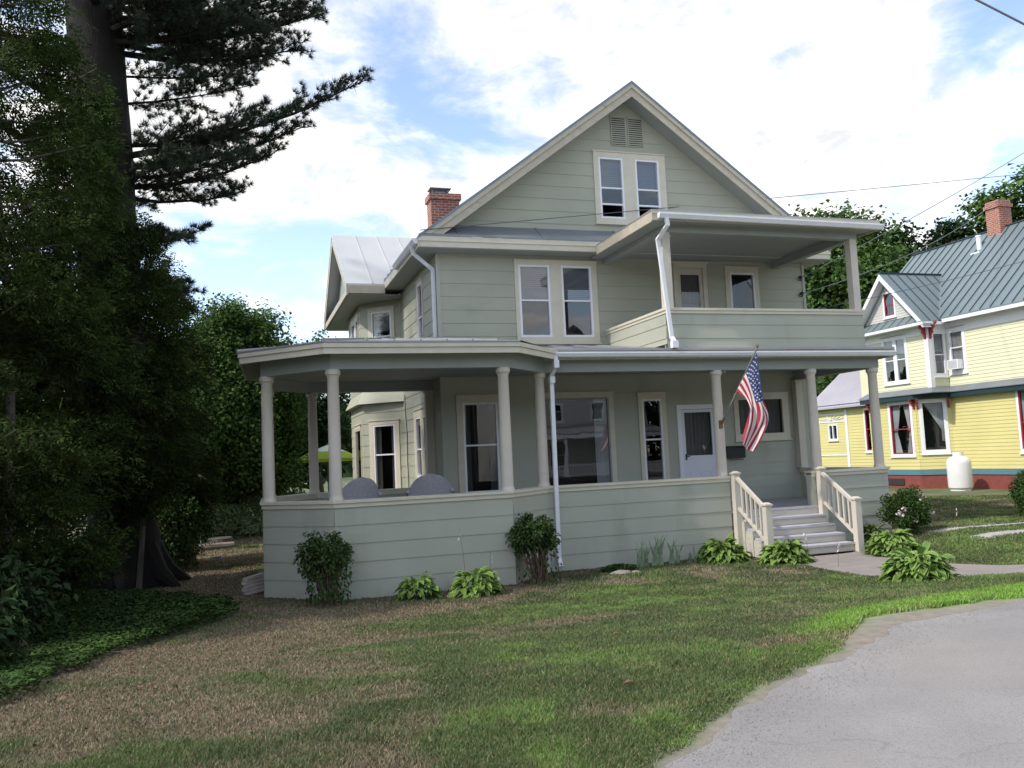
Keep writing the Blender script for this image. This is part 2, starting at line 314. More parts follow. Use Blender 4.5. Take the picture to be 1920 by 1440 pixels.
def lawn_colour(x, y):
    x = np.asarray(x, float); y = np.asarray(y, float)
    n = fbm(x, y, 1.6, 3); n2 = fbm(x, y, .45, 8)
    green = np.array([.078, .112, .038]); dark = np.array([.052, .068, .032]); brown = np.array([.185, .145, .10]); vivid_sunlit = np.array([.145, .26, .040]); litter = np.array([.13, .085, .06])
    # dry: left third of the lawn, under the pine
    dry = sm(.90-(x+5.9)/4.2+(y+6)*.09)*.92
    dry = np.maximum(dry, sm((-2.4-y)*-.5+.6)*sm((-x-1.8)/2)*.8)
    def spot(cx, cy, rx, ry, a): return a*np.exp(-(((x-cx)/rx)**2+((y-cy)/ry)**2))
    dry = dry+spot(-1.6, -5.2, .9, .5, .55)+spot(-3.1, -9.8, .35, .25, .9)+spot(-1.2, -2.0, 1.4, .3, .5)+spot(7.5, -.4, 1.2, .3, .5)+spot(.8, -2.2, 2, .25, .2)
    dry = dry-spot(-4.0, -5.9, .8, .35, .9)-spot(-5.2, -9.5, 1.5, .7, .35)-spot(-.6, -7.9, 1.2, .5, .5)-spot(-2.3, -7.6, 1.3, .7, .6)-spot(-1.5, -3.5, 1.6, .5, .3)
    dry = dry*(1-sm((y-9)/6))*(1-sm((-x-14)/6))
    dry = sm(np.clip(dry+(n-.5)*2.4+(n2-.5)*1.7, 0, 1))
    viv_sun = sm((1.25-(y-road_y(x)))/.55)*sm((x+1.8)/2.2)  # bright strip by the road: own green plus sunlight painted into the colour
    viv_sun = np.maximum(viv_sun, .35*sm((n2-.5)*5)*(1-dry))
    c = green[None]*(.75+.5*n2.ravel()[:, None])*1.0
    dk = sm((n-.42)*4).ravel()[:, None]; c = c*(1-.45*dk)+dark[None]*.45*dk
    c = c*(1-viv_sun.ravel()[:, None])+vivid_sunlit[None]*viv_sun.ravel()[:, None]
    br = brown[None]*(.75+.5*fbm(x, y, .25, 21).ravel()[:, None])
    c = c*(1-dry.ravel()[:, None])+br*dry.ravel()[:, None]
    # sandy verge along the road
    verge = sm((.05+.50*np.exp(-((x-.9)/1.5)**2)+.14*np.exp(-((x+2.0)/.8)**2)+.30*(fbm(x, y, .5, 5)-.4)-(y-road_y(x)))/.16).ravel()[:, None]*.9
    c = c*(1-verge)+np.array([.235, .20, .17])[None]*verge
    wallx = np.interp(x, [-5.1, -4.0, -1.0, .05, 3.9, 7.7], [0, -1.12, -1.12, -.1, -.1, -.1]); so_ = (sm((y-(wallx-.42-.25*n2))/.12)*(x > -5.2)*(x < 7.8)*(y < 1)).ravel()[:, None]
    c = c*(1-so_)+np.array([.10, .07, .05])[None]*so_; dry = np.maximum(dry.ravel(), so_[:, 0])
    return c, dry.ravel(), viv_sun.ravel(), verge.ravel()
def axis(lo, hi, f, ends):
    a = list(np.arange(lo, hi+1e-6, f)); g = f
    b = []; x = a[-1]
    while x < ends: g *= 1.25; x += g; b.append(x)
    c = []; x = a[0]; g = f
    while x > -ends: g *= 1.25; x -= g; c.append(x)
    return np.array(c[::-1]+a+b)
def grid_sheet(name, xs, ys, zoff=0, material=None, colour=True):
    X, Y = np.meshgrid(xs, ys); Z = H(X, Y)+zoff; V = np.c_[X.ravel(), Y.ravel(), Z.ravel()]
    nx = len(xs); ny = len(ys); I, J = np.meshgrid(np.arange(nx-1), np.arange(ny-1)); k = (J*nx+I).ravel()
    F = np.c_[k, k+1, k+nx+1, k+nx]; vc = None
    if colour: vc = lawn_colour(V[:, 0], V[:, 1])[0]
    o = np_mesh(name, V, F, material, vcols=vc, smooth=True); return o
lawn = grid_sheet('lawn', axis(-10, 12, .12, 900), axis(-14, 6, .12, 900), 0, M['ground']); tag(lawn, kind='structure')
# road: sheet 6 mm over the ground, with an irregular crumbled edge
def strip(name, left, right, material, off=.006, seg=.25, kind='structure'):
    """left / right: polylines with the same number of points; cross-filled"""
    def dens(P):
        P = np.array(P, float); d = np.r_[0, np.cumsum(np.linalg.norm(np.diff(P, axis=0), axis=1))]; return P, d/d[-1]
    A, ta = dens(left); B, tb = dens(right); n = max(8, int(np.linalg.norm(np.diff(A, axis=0), axis=1).sum()/seg)); T = np.linspace(0, 1, n)
    a = np.c_[np.interp(T, ta, A[:, 0]), np.interp(T, ta, A[:, 1])]; b = np.c_[np.interp(T, tb, B[:, 0]), np.interp(T, tb, B[:, 1])]
    K = 14; V = []; 
    for i in range(n):
        j = .10*(vnoise(a[i, 0], a[i, 1], .16, 4)-.5)+.10*(vnoise(a[i, 0], a[i, 1], .42, 14)-.5)+.16*(vnoise(a[i, 0], a[i, 1], 1.3, 6)-.5)
        d = (b[i]-a[i]); d /= np.linalg.norm(d)
        for k in range(K):
            t = (k/(K-1))**1.6; p = (a[i]+d*j)*(1-t)+b[i]*t; V.append((p[0], p[1], hz(p[0], p[1])+off))
    F = [(i*K+k, (i+1)*K+k, (i+1)*K+k+1, i*K+k+1) for i in range(n-1) for k in range(K-1)]
    F = [f[::-1] for f in F] if np.cross(np.subtract(V[F[0][1]], V[F[0][0]]), np.subtract(V[F[0][2]], V[F[0][0]]))[2] < 0 else F
    o = np_mesh(name, V, F, material, smooth=True); tag(o, kind=kind); return o
strip('road', [(x, y) for x, y in [(-6.5, -24)]+ROAD+[(90, -4)]], [(14, -40), (20, -34), (22, -28), (24, -25), (26, -22), (30, -20), (34, -18), (38, -17), (42, -16), (50, -15), (60, -14), (95, -12)], M['asphalt'], .012, .08)
NEARP = [(4.05, -1.22), (4.0, -2.3), (3.75, -4.1), (4.05, -5.35), (5.0, -6.05), (6.2, -6.5), (9, -7.3)]; FARP = [(5.92, -1.22), (5.9, -2.2), (5.75, -3.2), (5.9, -4.6), (6.3, -5.3), (7.0, -5.7), (9, -6.3)]
strip('walkway', NEARP, FARP, M['paver'], .02, .15)
strip('driveway', [(7.6, -1.0), (9.6, -1.0), (14, -1.6), (30, -3)], [(7.9, -1.35), (9.6, -1.5), (14, -2.2), (30, -3.8)], M['gravel'], .012)
strip('driveway', [(7.6, -2.1), (9.6, -2.3), (14, -3.1), (30, -5)], [(7.6, -2.6), (9.4, -2.9), (14, -3.8), (30, -6)], M['gravel'], .012)

# ------------------------------------------------------------------ architecture helpers
class Frame:
    """a wall plane: origin, direction u along the wall, z up, outward normal"""
    def __init__(s, o, u, n): s.o = Vector(o); s.u = Vector(u).normalized(); s.n = Vector(n).normalized()
    def p(s, u, z, d=0): return s.o+s.u*u+Vector((0, 0, z))+s.n*d
    def box(s, mb, u0, u1, z0, z1, d0, d1, mi=0):
        P = s.p; mb.hexa([P(u0, z0, d1), P(u1, z0, d1), P(u1, z0, d0), P(u0, z0, d0), P(u0, z1, d1), P(u1, z1, d1), P(u1, z1, d0), P(u0, z1, d0)], mi)
    def quad(s, mb, u0, u1, z0, z1, d=0, mi=0): mb.quad(s.p(u0, z0, d), s.p(u1, z0, d), s.p(u1, z1, d), s.p(u0, z1, d), mi)
def siding(mb, fr, u0f, u1f, z0, z1, expo, holes=(), zbase=0, lip=.011, seams=2.44, seed=1):
    """lapped courses between u0f(z) and u1f(z), with rectangular holes (u0,u1,z0,z1)"""
    if not callable(u0f): a_ = u0f; u0f = lambda z: a_
    if not callable(u1f): b_ = u1f; u1f = lambda z: b_
    rnd = random.Random(seed); k = math.floor((z0-zbase)/expo+1e-6)
    while zbase+k*expo < z1-1e-6:
        c0 = zbase+k*expo; c1 = c0+expo; za = max(c0, z0); zb = min(c1, z1)
        cuts = sorted({za, zb}|{h[2] for h in holes if za < h[2] < zb}|{h[3] for h in holes if za < h[3] < zb})
        soff = rnd.random()*seams
        for a, b in zip(cuts, cuts[1:]):
            ivs = [(None, None)]; mid = (a+b)/2; blocks = sorted([(h[0], h[1]) for h in holes if h[2] < mid < h[3]])
            da = lip*(1-(a-c0)/expo)+.002; db = lip*(1-(b-c0)/expo)+.002
            L0, L1, R0, R1 = u0f(a), u0f(b), u1f(a), u1f(b)
            segs = []; cur = (L0, L1)
            for h in blocks:
                segs.append((cur, (h[0], h[0]))); cur = (h[1], h[1])
            segs.append((cur, (R0, R1)))
            for (p0, p1), (q0, q1) in segs:
                if max(q0, q1)-min(p0, p1) < .004: continue
                # vertical butt joints
                pieces = []; s0, s1 = p0, p1
                if seams:
                    t = math.ceil((max(p0, p1)-soff)/seams)*seams+soff
                    while t < min(q0, q1)-.1:
                        if t > max(p0, p1)+.1: pieces.append((s0, s1, t-.0018, t-.0018)); s0 = s1 = t+.0018
                        t += seams
                pieces.append((s0, s1, q0, q1))
                for x0, x1, y0, y1 in pieces:
                    mb.quad(fr.p(x0, a, da), fr.p(y0, a, da), fr.p(y1, b, db), fr.p(x1, b, db))
                if seams and len(pieces) > 1: mb.quad(fr.p(p0, a, .0005), fr.p(q0, a, .0005), fr.p(q1, b, .0005), fr.p(p1, b, .0005))
                if abs(a-c0) < 1e-6 or a == z0:
                    mb.quad(fr.p(p0, a, 0), fr.p(q0, a, 0), fr.p(q0, a, da), fr.p(p0, a, da))
        k += 1
def window(parent, fr, trim, panes, mids=None, tw=.10, sash=.045, sm_='vinyl', tm='cream', curtain=None, glass='glass', depth=.035, sill=True, raised=False, head=True, rd=1.2, e=.25):
    """casing around rect trim=(u0,u1,z0,z1); panes: glass rects"""
    mb = MB(); u0, u1, z0, z1 = trim
    # casing cells: everything in trim minus pane holes (enlarged by the sash)
    hs = [(p[0]-sash, p[1]+sash, p[2]-sash, p[3]+sash) for p in panes]
    hs.sort(); cur = u0
    za = hs[0][2]; zb = hs[0][3]
    fr.box(mb, u0, u1, zb, z1, .003, depth); fr.box(mb, u0, u1, z0, za, .003, depth)
    for h in hs: fr.box(mb, cur, h[0], za, zb, .003, depth-.002); cur = h[1]
    fr.box(mb, cur, u1, za, zb, .003, depth-.002)
    if head: fr.box(mb, u0-.02, u1+.02, z1, z1+.025, .003, depth+.02)
    if sill: fr.box(mb, u0-.025, u1+.025, z0-.035, z0, .003, depth+.035)
    w = mb.build('window', M[tm], parent)
    for i, h in enumerate(hs):
        p = panes[i] if len(panes) == 1 else sorted(panes)[i]; sb = MB(); zm = (mids[i] if mids else None)
        d0, d1 = -.05, depth-.008
        fr.box(sb, h[0], p[0], h[2], h[3], d0, d1); fr.box(sb, p[1], h[1], h[2], h[3], d0, d1)
        fr.box(sb, p[0], p[1], h[2], p[2], d0, d1); fr.box(sb, p[0], p[1], p[3], h[3], d0, d1)
        if zm: fr.box(sb, p[0], p[1], zm-.018, zm+.018, -.03, .012)
        if raised: zr = p[2]+(zm-p[2])*.44; fr.box(sb, p[0], p[1], zr-.02, zr+.02, -.03, .004)
        sb.build('sash', M[sm_], w)
        g = MB()
        if zm:
            fr.quad(g, p[0], p[1], zm, p[3], -.005)
            fr.quad(g, p[0], p[1], (zr if raised else p[2]), zm, -.02)
        else: fr.quad(g, p[0], p[1], p[2], p[3], -.01)
        g.build('pane', M[glass], w)
        # a shallow dark room behind the opening
        r = MB()
        a, b, c, d = h[0]-e, h[1]+e, h[2]-e, h[3]+e; P = fr.p
        r.quad(P(a, c, -rd), P(b, c, -rd), P(b, d, -rd), P(a, d, -rd))
        for q in ((a, c, b, c), (b, c, b, d), (b, d, a, d), (a, d, a, c)): r.quad(P(q[0], q[1], -.052), P(q[2], q[3], -.052), P(q[2], q[3], -rd), P(q[0], q[1], -rd))
        for q in ((a, h[0], c, d), (h[1], b, c, d), (h[0], h[1], c, h[2]), (h[0], h[1], h[3], d)): fr.quad(r, q[0], q[1], q[2], q[3], -.052)
        r.build('room', M['room'], w)
        if curtain:
            kind = curtain[i] if isinstance(curtain, list) else curtain
            if kind in ('blind', 'halfblind', 'topblind'):
                c_ = MB(); zb_ = {'blind': p[2], 'halfblind': (p[2]+p[3])/2+.02, 'topblind': p[2]+.62*(p[3]-p[2])}[kind]
                z = p[3]
                while z > zb_: fr.box(c_, p[0]-.02, p[1]+.02, z-.045, z-.003, -.075, -.070); z -= .047
                c_.build('blind', M['blind'], w)
            elif kind:
                def sheet(ua, ub, za_, zb_, ms, am=.012, fr_=fr, dd=-.085, taper=None):
                    n = 60; V = []; F = []; rows = 10
                    for j in range(rows+1):
                        z = za_+(zb_-za_)*j/rows
                        for k in range(n+1):
                            t = k/n; x = ua+(ub-ua)*t
                            if taper: x = taper(x, t, j/rows)
                            V.append(fr_.p(x, z, dd+am*sin(t*n*.9+.4*sin(j))))
                    for j in range(rows):
                        for k in range(n): a_ = j*(n+1)+k; F.append((a_, a_+1, a_+n+2, a_+n+1))
                    c = MB(); c.add(V, F); c.build('curtain', M[ms], w, smooth=True)
                if kind == 'full': sheet(p[0], p[1], p[2], p[3], 'curtain')
                if kind == 'right': sheet(p[1]-.30, p[1]+.02, p[2]-.1, p[3]+.03, 'whitecurtain', .02)
                if kind == 'sides':
                    sheet(p[0]-.02, p[0]+.14, p[2], p[3], 'curtain'); sheet(p[1]-.14, p[1]+.02, p[2], p[3], 'curtain')
                if kind == 'tieback':
                    f1 = lambda x, t, s: p[0]-.02+t*(.16+.34*abs(s-.42)**.8*1.1)
                    f2 = lambda x, t, s: p[1]+.02-t*(.16+.34*abs(s-.42)**.8*1.1)
                    sheet(0, 1, p[2], p[3], 'whitecurtain', .01, taper=f1); sheet(0, 1, p[2], p[3], 'whitecurtain', .01, taper=f2)
                if kind == 'swag':
                    f2 = lambda x, t, s: p[1]+.02-t*(.12+.75*max(0, s-.3)**1.0)
                    sheet(0, 1, p[2]+.3, p[3], 'whitecurtain', .01, taper=f2)
    return w
def hole(p, s=.045): return (p[0]-s, p[1]+s, p[2]-s, p[3]+s)

# ------------------------------------------------------------------ the green house
house = empty('house', (3.3, 2.6, 0)); tag(house, 'large sage green house with wraparound porch, balcony and steep front gable', 'house')
HO = Vector((3.3, 2.6, 0))
class HMB(MB):
    def build(s, name, mats, parent=None, **k):
        o = MB.build(s, name, mats, parent, **k); return o
def hb(mb, name, m, parent=house, **k):          # build with world coordinates under the house empty
    o = mb.build(name, m, parent, **k); return o
# parts carry world coordinates: cancel the empty's offset once, at the end (see settle())
D = 2.6; HX0, HX1 = -1.28, 7.99; RX = 3.355; APZ = 10.64; EZ = 6.84; EO = .48; SL = (APZ-EZ)/(RX-(HX0-EO)); YF = D-EO
F0 = Frame((0, D, 0), (1, 0, 0), (0, -1, 0))
EXP = .29
low_p = dict(A=[(-.80, -.11, 1.45, 3.29)], pic=[(.99, 2.52, 1.20, 3.35)], nar=[(3.42, 3.83, 1.45, 3.27)], W=[(5.90, 7.11, 2.43, 3.24)])
up_p = [(.60, 1.24, 4.80, 6.33), (1.61, 2.25, 4.80, 6.33)]
bal_w = [(5.94, 6.54, 4.95, 6.27)]
att = [(2.67, 3.20, 7.56, 8.92), (3.60, 4.13, 7.56, 8.92)]
door_r = (4.36, 5.24, .90, 3.05); bdoor_r = (4.50, 5.16, 4.3, 6.40)
mb = MB()
holes = [hole(p) for k in low_p for p in low_p[k]]+[(door_r[0]-.02, door_r[1]+.02, door_r[2], door_r[3]+.02)]
siding(mb, F0, HX0, HX1, .3, 3.86, EXP, holes, 0)
hb(mb, 'wall', M['green'])
mb = MB(); siding(mb, F0, HX0, HX1, 3.86, 6.62, EXP, [hole(p) for p in up_p+bal_w]+[bdoor_r], 3.9)
hb(mb, 'wall', M['greenup'])
mb = MB(); zin = lambda x: 0
gx0 = lambda z: RX-(APZ-.30-z)/SL; gx1 = lambda z: RX+(APZ-.30-z)/SL
siding(mb, F0, gx0, gx1, 7.05, 10.3, EXP, [hole(p) for p in att], 7.05)
hb(mb, 'wall', M['greenup'])
# corner boards
mb = MB()
F0.box(mb, HX0-.03, HX0+.05, .3, 6.6, .012, .03); hb(mb, 'corner_board', M['green'])
mb = MB(); F0.box(mb, HX1-.05, HX1+.02, .3, 6.6, .012, .03); hb(mb, 'corner_board', M['green'])
# side wall (faces -X) and the other hidden sides
FS = Frame((HX0, 0, 0), (0, -1, 0), (-1, 0, 0))      # u = -Y
side_low = [(-4.46, -4.06, 1.80, 3.15), (-5.38, -4.86, 1.80, 3.15)]; side_up = [(-4.66, -4.22, 4.95, 6.25)]
mb = MB()
siding(mb, FS, -7.1, -D-.012, .3, 6.62, EXP, [hole(p) for p in side_low+side_up], 0)
hb(mb, 'wall', M['greenup']); mb = MB(); siding(mb, FS, -14, -11.5, .3, 6.62, EXP, [], 0)
hb(mb, 'wall', M['greenup'])
mb = MB(); mb.quad((HX1, D, .3), (HX1, 14, .3), (HX1, 14, 6.7), (HX1, D, 6.7)); mb.quad((HX1, 14, .3), (HX0, 14, .3), (HX0, 14, 6.7), (HX1, 14, 6.7)); mb.add([(HX0, 14, 6.7), (HX1, 14, 6.7), (RX, 14, 10.3)], [(0, 1, 2)])
hb(mb, 'wall', M['green'])
# semi-octagonal side bay
BJ = 7.1; BC = 8.03; BX = -2.21; BC2 = 10.57; BJ2 = 11.5
FA = Frame((BX, BC, 0), (HX0-BX, BJ-BC, 0), (-1, -1, 0)); FAL = sqrt(2)*.93
FB = Frame((BX, 0, 0), (0, -1, 0), (-1, 0, 0))
ang_low = [(.375, .99, 1.43, 3.10)]; ang_up = [(.42, .98, 4.95, 6.13)]
bay_low = [(-9.6, -8.55, 1.3, 3.05)]; bay_up = [(-8.85, -8.45, 4.95, 6.1), (-9.75, -9.15, 4.95, 6.1)]
mb = MB()
siding(mb, FA, 0, FAL, .3, 3.78, EXP, [hole(p) for p in ang_low], 0); siding(mb, FA, 0, FAL, 4.05, 6.45, EXP, [hole(p) for p in ang_up], 0)
siding(mb, FB, -BC2, -BC, .3, 3.78, EXP, [hole(p) for p in bay_low], 0); siding(mb, FB, -BC2, -BC, 4.05, 6.45, EXP, [hole(p) for p in bay_up], 0)
mb.quad((BX, BC2, .3), (HX0, BJ2, .3), (HX0, BJ2, 6.5), (BX, BC2, 6.5))
hb(mb, 'wall', M['greenup'])
mb = MB()                                               # flared skirt between the storeys
for (a, b, na, nb) in (((HX0, BJ), (BX, BC), (-.0, -.16), (-.16, -.10)), ((BX, BC), (BX, BC2), (-.16, -.10), (-.16, .10))):
    mb.quad((a[0]+na[0], a[1]+na[1], 3.72), (b[0]+nb[0], b[1]+nb[1], 3.72), (b[0], b[1], 4.07), (a[0], a[1], 4.07))
    mb.quad((a[0], a[1], 3.72), (b[0], b[1], 3.72), (b[0]+nb[0], b[1]+nb[1], 3.72), (a[0]+na[0], a[1]+na[1], 3.72))
hb(mb, 'skirt_board', M['greenup'])
# windows
window(house, F0, (-.98, .07, 1.22, 3.48), low_p['A'], [2.42], curtain='sides', glass='glassdark')
window(house, F0, (.84, 2.67, 1.05, 3.49), low_p['pic'], None, sm_='greenpaint', sash=.035, curtain='right')
window(house, F0, (3.28, 3.98, 1.22, 3.45), low_p['nar'], [2.39], glass='glassdark')
window(house, F0, (5.77, 7.28, 2.28, 3.38), low_p['W'], None, sm_='cream', curtain='full', glass='glassdark')
window(house, F0, (.46, 2.43, 4.62, 6.47), up_p, [5.58, 5.58], curtain=['halfblind', 'halfblind'])
window(house, F0, (5.77, 6.69, 4.75, 6.44), bal_w, None, glass='glassdark')
window(house, F0, (2.50, 4.34, 7.40, 9.09), att, [8.24, 8.24], curtain=['halfblind', 'halfblind'], raised=True)
window(house, FS, (-5.62, -3.90, 1.60, 3.36), side_low, [2.42, 2.42])
window(house, FS, (-4.76, -4.12, 4.80, 6.36), side_up, [5.5])
window(house, FA, (.20, 1.17, 1.2, 3.25), ang_low, [2.35], curtain='sides')
window(house, FA, (.27, 1.13, 4.75, 6.27), ang_up, [5.5], curtain='topblind')
window(house, FB, (-9.72, -8.43, 1.15, 3.2), bay_low, None, sm_='cream')
window(house, FB, (-9.9, -8.33, 4.78, 6.25), bay_up, [5.5, 5.5])
# front door
def door(fr, r, glassr, style):
    mb = MB(); u0, u1, z0, z1 = r; g = glassr
    fr.box(mb, u0, g[0], z0, z1, -.05, .0); fr.box(mb, g[1], u1, z0, z1, -.05, .0); fr.box(mb, g[0], g[1], z0, g[2], -.05, .0); fr.box(mb, g[0], g[1], g[3], z1, -.05, .0)
    d = mb.build('door', M['whitedoor' if style == 'white' else 'cream'], house)
    g_ = MB(); fr.quad(g_, g[0], g[1], g[2], g[3], -.02); g_.build('pane', M['glassdark'], d)
    t = MB(); w = .11
    fr.box(t, u0-w, u0-.006, z0, z1+w, .003, .035); fr.box(t, u1+.006, u1+w, z0, z1+w, .003, .035); fr.box(t, u0-.006, u1+.006, z1+.006, z1+w, .003, .035)
    if style != 'white': fr.box(t, u0-w-.05, u1+w+.05, z1+w, z1+w+.04, .003, .05)
    t.build('door_frame', M['vinyl' if style == 'white' else 'cream'], d)
    r_ = MB(); fr.quad(r_, u0-.2, u1+.2, z0-.1, z1+.2, -1.0); r_.build('room', M['room'], d)
    c = MB(); V = []; n = 50
    for j in range(2):
        for k in range(n+1): V.append(fr.p(g[0]+(g[1]-g[0])*k/n, (g[2]+(.42*(g[3]-g[2]) if style != 'white' else 0), g[3])[j], -.10+.012*sin(k*.9)))
    c.add(V, [(k, k+1, n+2+k, n+1+k) for k in range(n)]); c.build('curtain', M['curtain'], d, smooth=True)
    if style != 'white':
        c = MB(); fr.box(c, g[0], g[1], g[2]-.2, g[2]+.42*(g[3]-g[2]), -.12, -.1); c.build('curtain', M['whitecurtain'], d)
    k = MB(); hx = u0+.08; fr.box(k, hx-.015, hx+.015, z0+.98, z0+1.12, .0, .02); fr.box(k, hx-.01, hx+.08, z0+1.05, z0+1.07, .03, .045); fr.box(k, hx-.008, hx+.008, z0+1.05, z0+1.07, .02, .03); k.build('handle', M['black'], d)
    if style == 'white':
        k = MB()
        for (a, b) in ((u0+.16, u0+.42), (u0+.46, u0+.72)):
            n = 10; pts = [fr.p(a, z0+.2, .004)]+[fr.p(a+(b-a)*i/n, z0+.66+.07*sin(pi*i/n), .004) for i in range(n+1)]+[fr.p(b, z0+.2, .004), fr.p(a, z0+.2, .004)]
            k.tube(pts, .008, 5)
        k.build('panel_moulding', M['whitedoor'], d)
    return d
door(F0, door_r, (4.45, 5.15, 1.98, 2.98), 'white')
door(F0, bdoor_r, (4.58, 5.08, 5.05, 6.24), 'cream')
# gable vent
mb = MB(); lv = MB()
for (a, b) in ((2.99, 3.37), (3.42, 3.81)):
    F0.box(mb, a, a+.02, 9.28, 9.96, .003, .035); F0.box(mb, b-.02, b, 9.28, 9.96, .003, .035); F0.box(mb, a, b, 9.26, 9.28, .003, .035); F0.box(mb, a, b, 9.96, 9.98, .003, .035)
    F0.box(lv, a+.02, b-.02, 9.28, 9.96, .016, .018, 1)
    z = 9.30
    while z < 9.93:
        lv.quad(F0.p(a+.02, z, .032), F0.p(b-.02, z, .032), F0.p(b-.02, z+.036, .019), F0.p(a+.02, z+.036, .019)); z += .052
v = mb.build('vent', M['greenup'], house); lv.build('louvre', [M['greenup'], M['room']], v)
# main roof: two slopes with thickness, rake boards, soffit
YB = 14.4
mb = MB()
TH = .06
for s in (-1, 1):
    xe = RX+s*(RX-(HX0-EO)); a = [(RX, YF-.04, APZ), (xe, YF-.04, EZ), (xe, YB, EZ), (RX, YB, APZ)]
    lo = [(x, y, z-TH) for x, y, z in a]
    mb.hexa(lo+a)
    for k in range(1, 25):                               # standing seams
        y = YF+.5*k; mb.bar((RX, y, APZ+.012), (xe, y, EZ+.012), .025, .03)
hb(mb, 'roof', M['roofedge'])
mb = MB()
for s in (-1, 1):
    xe = RX+s*(RX-(HX0-EO)); 
    def rk(y0, y1, t0, t1):                              # board under the rake between vertical drops t0 (top) and t1
        fb = (APZ-6.872-t1)/(APZ-EZ); ft = (APZ-6.872-t0)/(APZ-EZ); xb = RX+(xe-RX)*fb; xt = RX+(xe-RX)*ft; zb_ = APZ-(APZ-EZ)*fb; zt_ = APZ-(APZ-EZ)*ft
        mb.hexa([(RX, y0, APZ-t1), (xb, y0, zb_-t1), (xb, y1, zb_-t1), (RX, y1, APZ-t1), (RX, y0, APZ-t0), (xt, y0, zt_-t0), (xt, y1, zt_-t0), (RX, y1, APZ-t0)])
    rk(YF-.03, YF+.03, TH, .17)
    x0 = xe
    rk(YF, YF+.03, .17, .36)
hb(mb, 'rake_board', M['creamold'])
mb = MB()
for s in (-1, 1):
    xe = RX+s*(RX-(HX0-EO))
    xq = RX+(xe-RX)*.90; mb.quad((RX, YF+.03, APZ-.32), (xq, YF+.03, APZ-(APZ-EZ)*.90-.32), (xq, D, APZ-(APZ-EZ)*.90-.32), (RX, D, APZ-.32))
    mb.quad((xe, YF, 6.60), (RX-s*0-(RX-(HX0 if s < 0 else HX1)), YF, 6.60), ((HX0 if s < 0 else HX1), YB, 6.60), (xe, YB, 6.60)) if 0 else None
mb.box(HX0-EO+.02, HX0, YF+.02, YB, 6.585, 6.60); mb.box(HX1, HX1+EO-.02, YF+.02, YB, 6.585, 6.60); mb.box(HX0, HX1, YF+.02, D, 6.585, 6.60)
hb(mb, 'soffit', M['greenpaint'])
# pent roof across the gable, its fascia and cornice
mb = MB(); mb.hexa([(HX0-EO, YF-.03, 6.83), (HX1+EO, YF-.03, 6.83), (HX1+EO-.5, D+.02, 7.12), (HX0-EO+.5, D+.02, 7.12), (HX0-EO, YF-.03, 6.86), (HX1+EO, YF-.03, 6.86), (HX1+EO-.5, D-.001, 7.22), (HX0-EO+.5, D-.001, 7.22)])
x = -1.2
for x in np.arange(-.9, 8, 1.9): mb.bar((x, YF-.02, 6.875), (x, D-.01, 7.225), .02, .02)
hb(mb, 'pent_roof', M['rooflead'])
mb = MB(); mb.box(HX0-EO, HX1+EO, YF-.02, YF+.02, 6.72, 6.83); mb.box(HX0-EO+.03, HX1+EO-.03, YF+.0, YF+.022, 6.60, 6.72)
mb.box(HX0-EO, HX0-EO+.04, YF+.02, YB, 6.60, 6.78); mb.box(HX0-EO+.045, HX0-EO+.4, YF+.03, YF+.3, 6.605, 6.81); mb.box(HX1+EO-.04, HX1+EO, YF+.02, YB, 6.60, 6.78)
hb(mb, 'fascia', M['cream'])
# side bay roof: gable facing left
RB = 9.62; BZ = 8.78; bx = -2.70; y0b, y1b = 6.52, 12.7; bez = 6.72
mb = MB()
def z_to_x(z): return HX0-EO+(z-EZ)/SL
for (ye, s) in ((y0b, -1), (y1b, 1)):
    xr = z_to_x(BZ)
    a = [(bx-.05, RB, BZ), (xr+.3, RB, BZ), (HX0-EO+.03, ye, bez), (bx-.05, ye, bez)]
    mb.hexa([(x, y, z-.05) for x, y, z in a]+a)
    for k in range(1, 6):
        x = bx+.62*k
        t = 1.0 if x < HX0-EO else max(0, 1-(x-(HX0-EO))/(xr-(HX0-EO)))
        if t > .05: mb.bar((x, RB, BZ+.012), (x, RB+(ye-RB)*t, BZ+(bez-BZ)*t+.012), .02, .03)
hb(mb, 'bay_roof', M['roofmetal'])
mb = MB()
for ye in (y0b, y1b):
    mb.hexa([(bx-.04, RB, BZ-.3), (bx-.04, ye, bez-.3), (bx+.0, ye, bez-.3), (bx+.0, RB, BZ-.3), (bx-.04, RB, BZ-.052), (bx-.04, ye, bez-.052), (bx+.0, ye, bez-.052), (bx+.0, RB, BZ-.052)])
    mb.box(bx, HX0-EO, min(ye, ye+.04*(1 if ye < 9 else -1)), max(ye, ye+.04*(1 if ye < 9 else -1)), bez-.25, bez-.05)
mb.box(bx-.02, bx+.04, y0b+.04, y1b-.04, 6.47, 6.62)
hb(mb, 'fascia', M['creamold'])
mb = MB(); mb.box(bx+.04, HX0, y0b+.04, y1b-.04, 6.44, 6.46); mb.add([(bx+.3, y0b+.4, 6.6), (bx+.3, y1b-.4, 6.6), (bx+.3, RB, BZ-.25)], [(0, 1, 2)])
hb(mb, 'soffit', M['greenpaint'])
mb = MB(); mb.hexa([(bx-.02, y0b, 6.62), (bx+.3, y0b+.3, 6.74), (bx+.3, y1b-.3, 6.74), (bx-.02, y1b, 6.62), (bx-.02, y0b, 6.64), (bx+.3, y0b+.3, 6.76), (bx+.3, y1b-.3, 6.76), (bx-.02, y1b, 6.64)])
hb(mb, 'pent_roof', M['rooflead'])
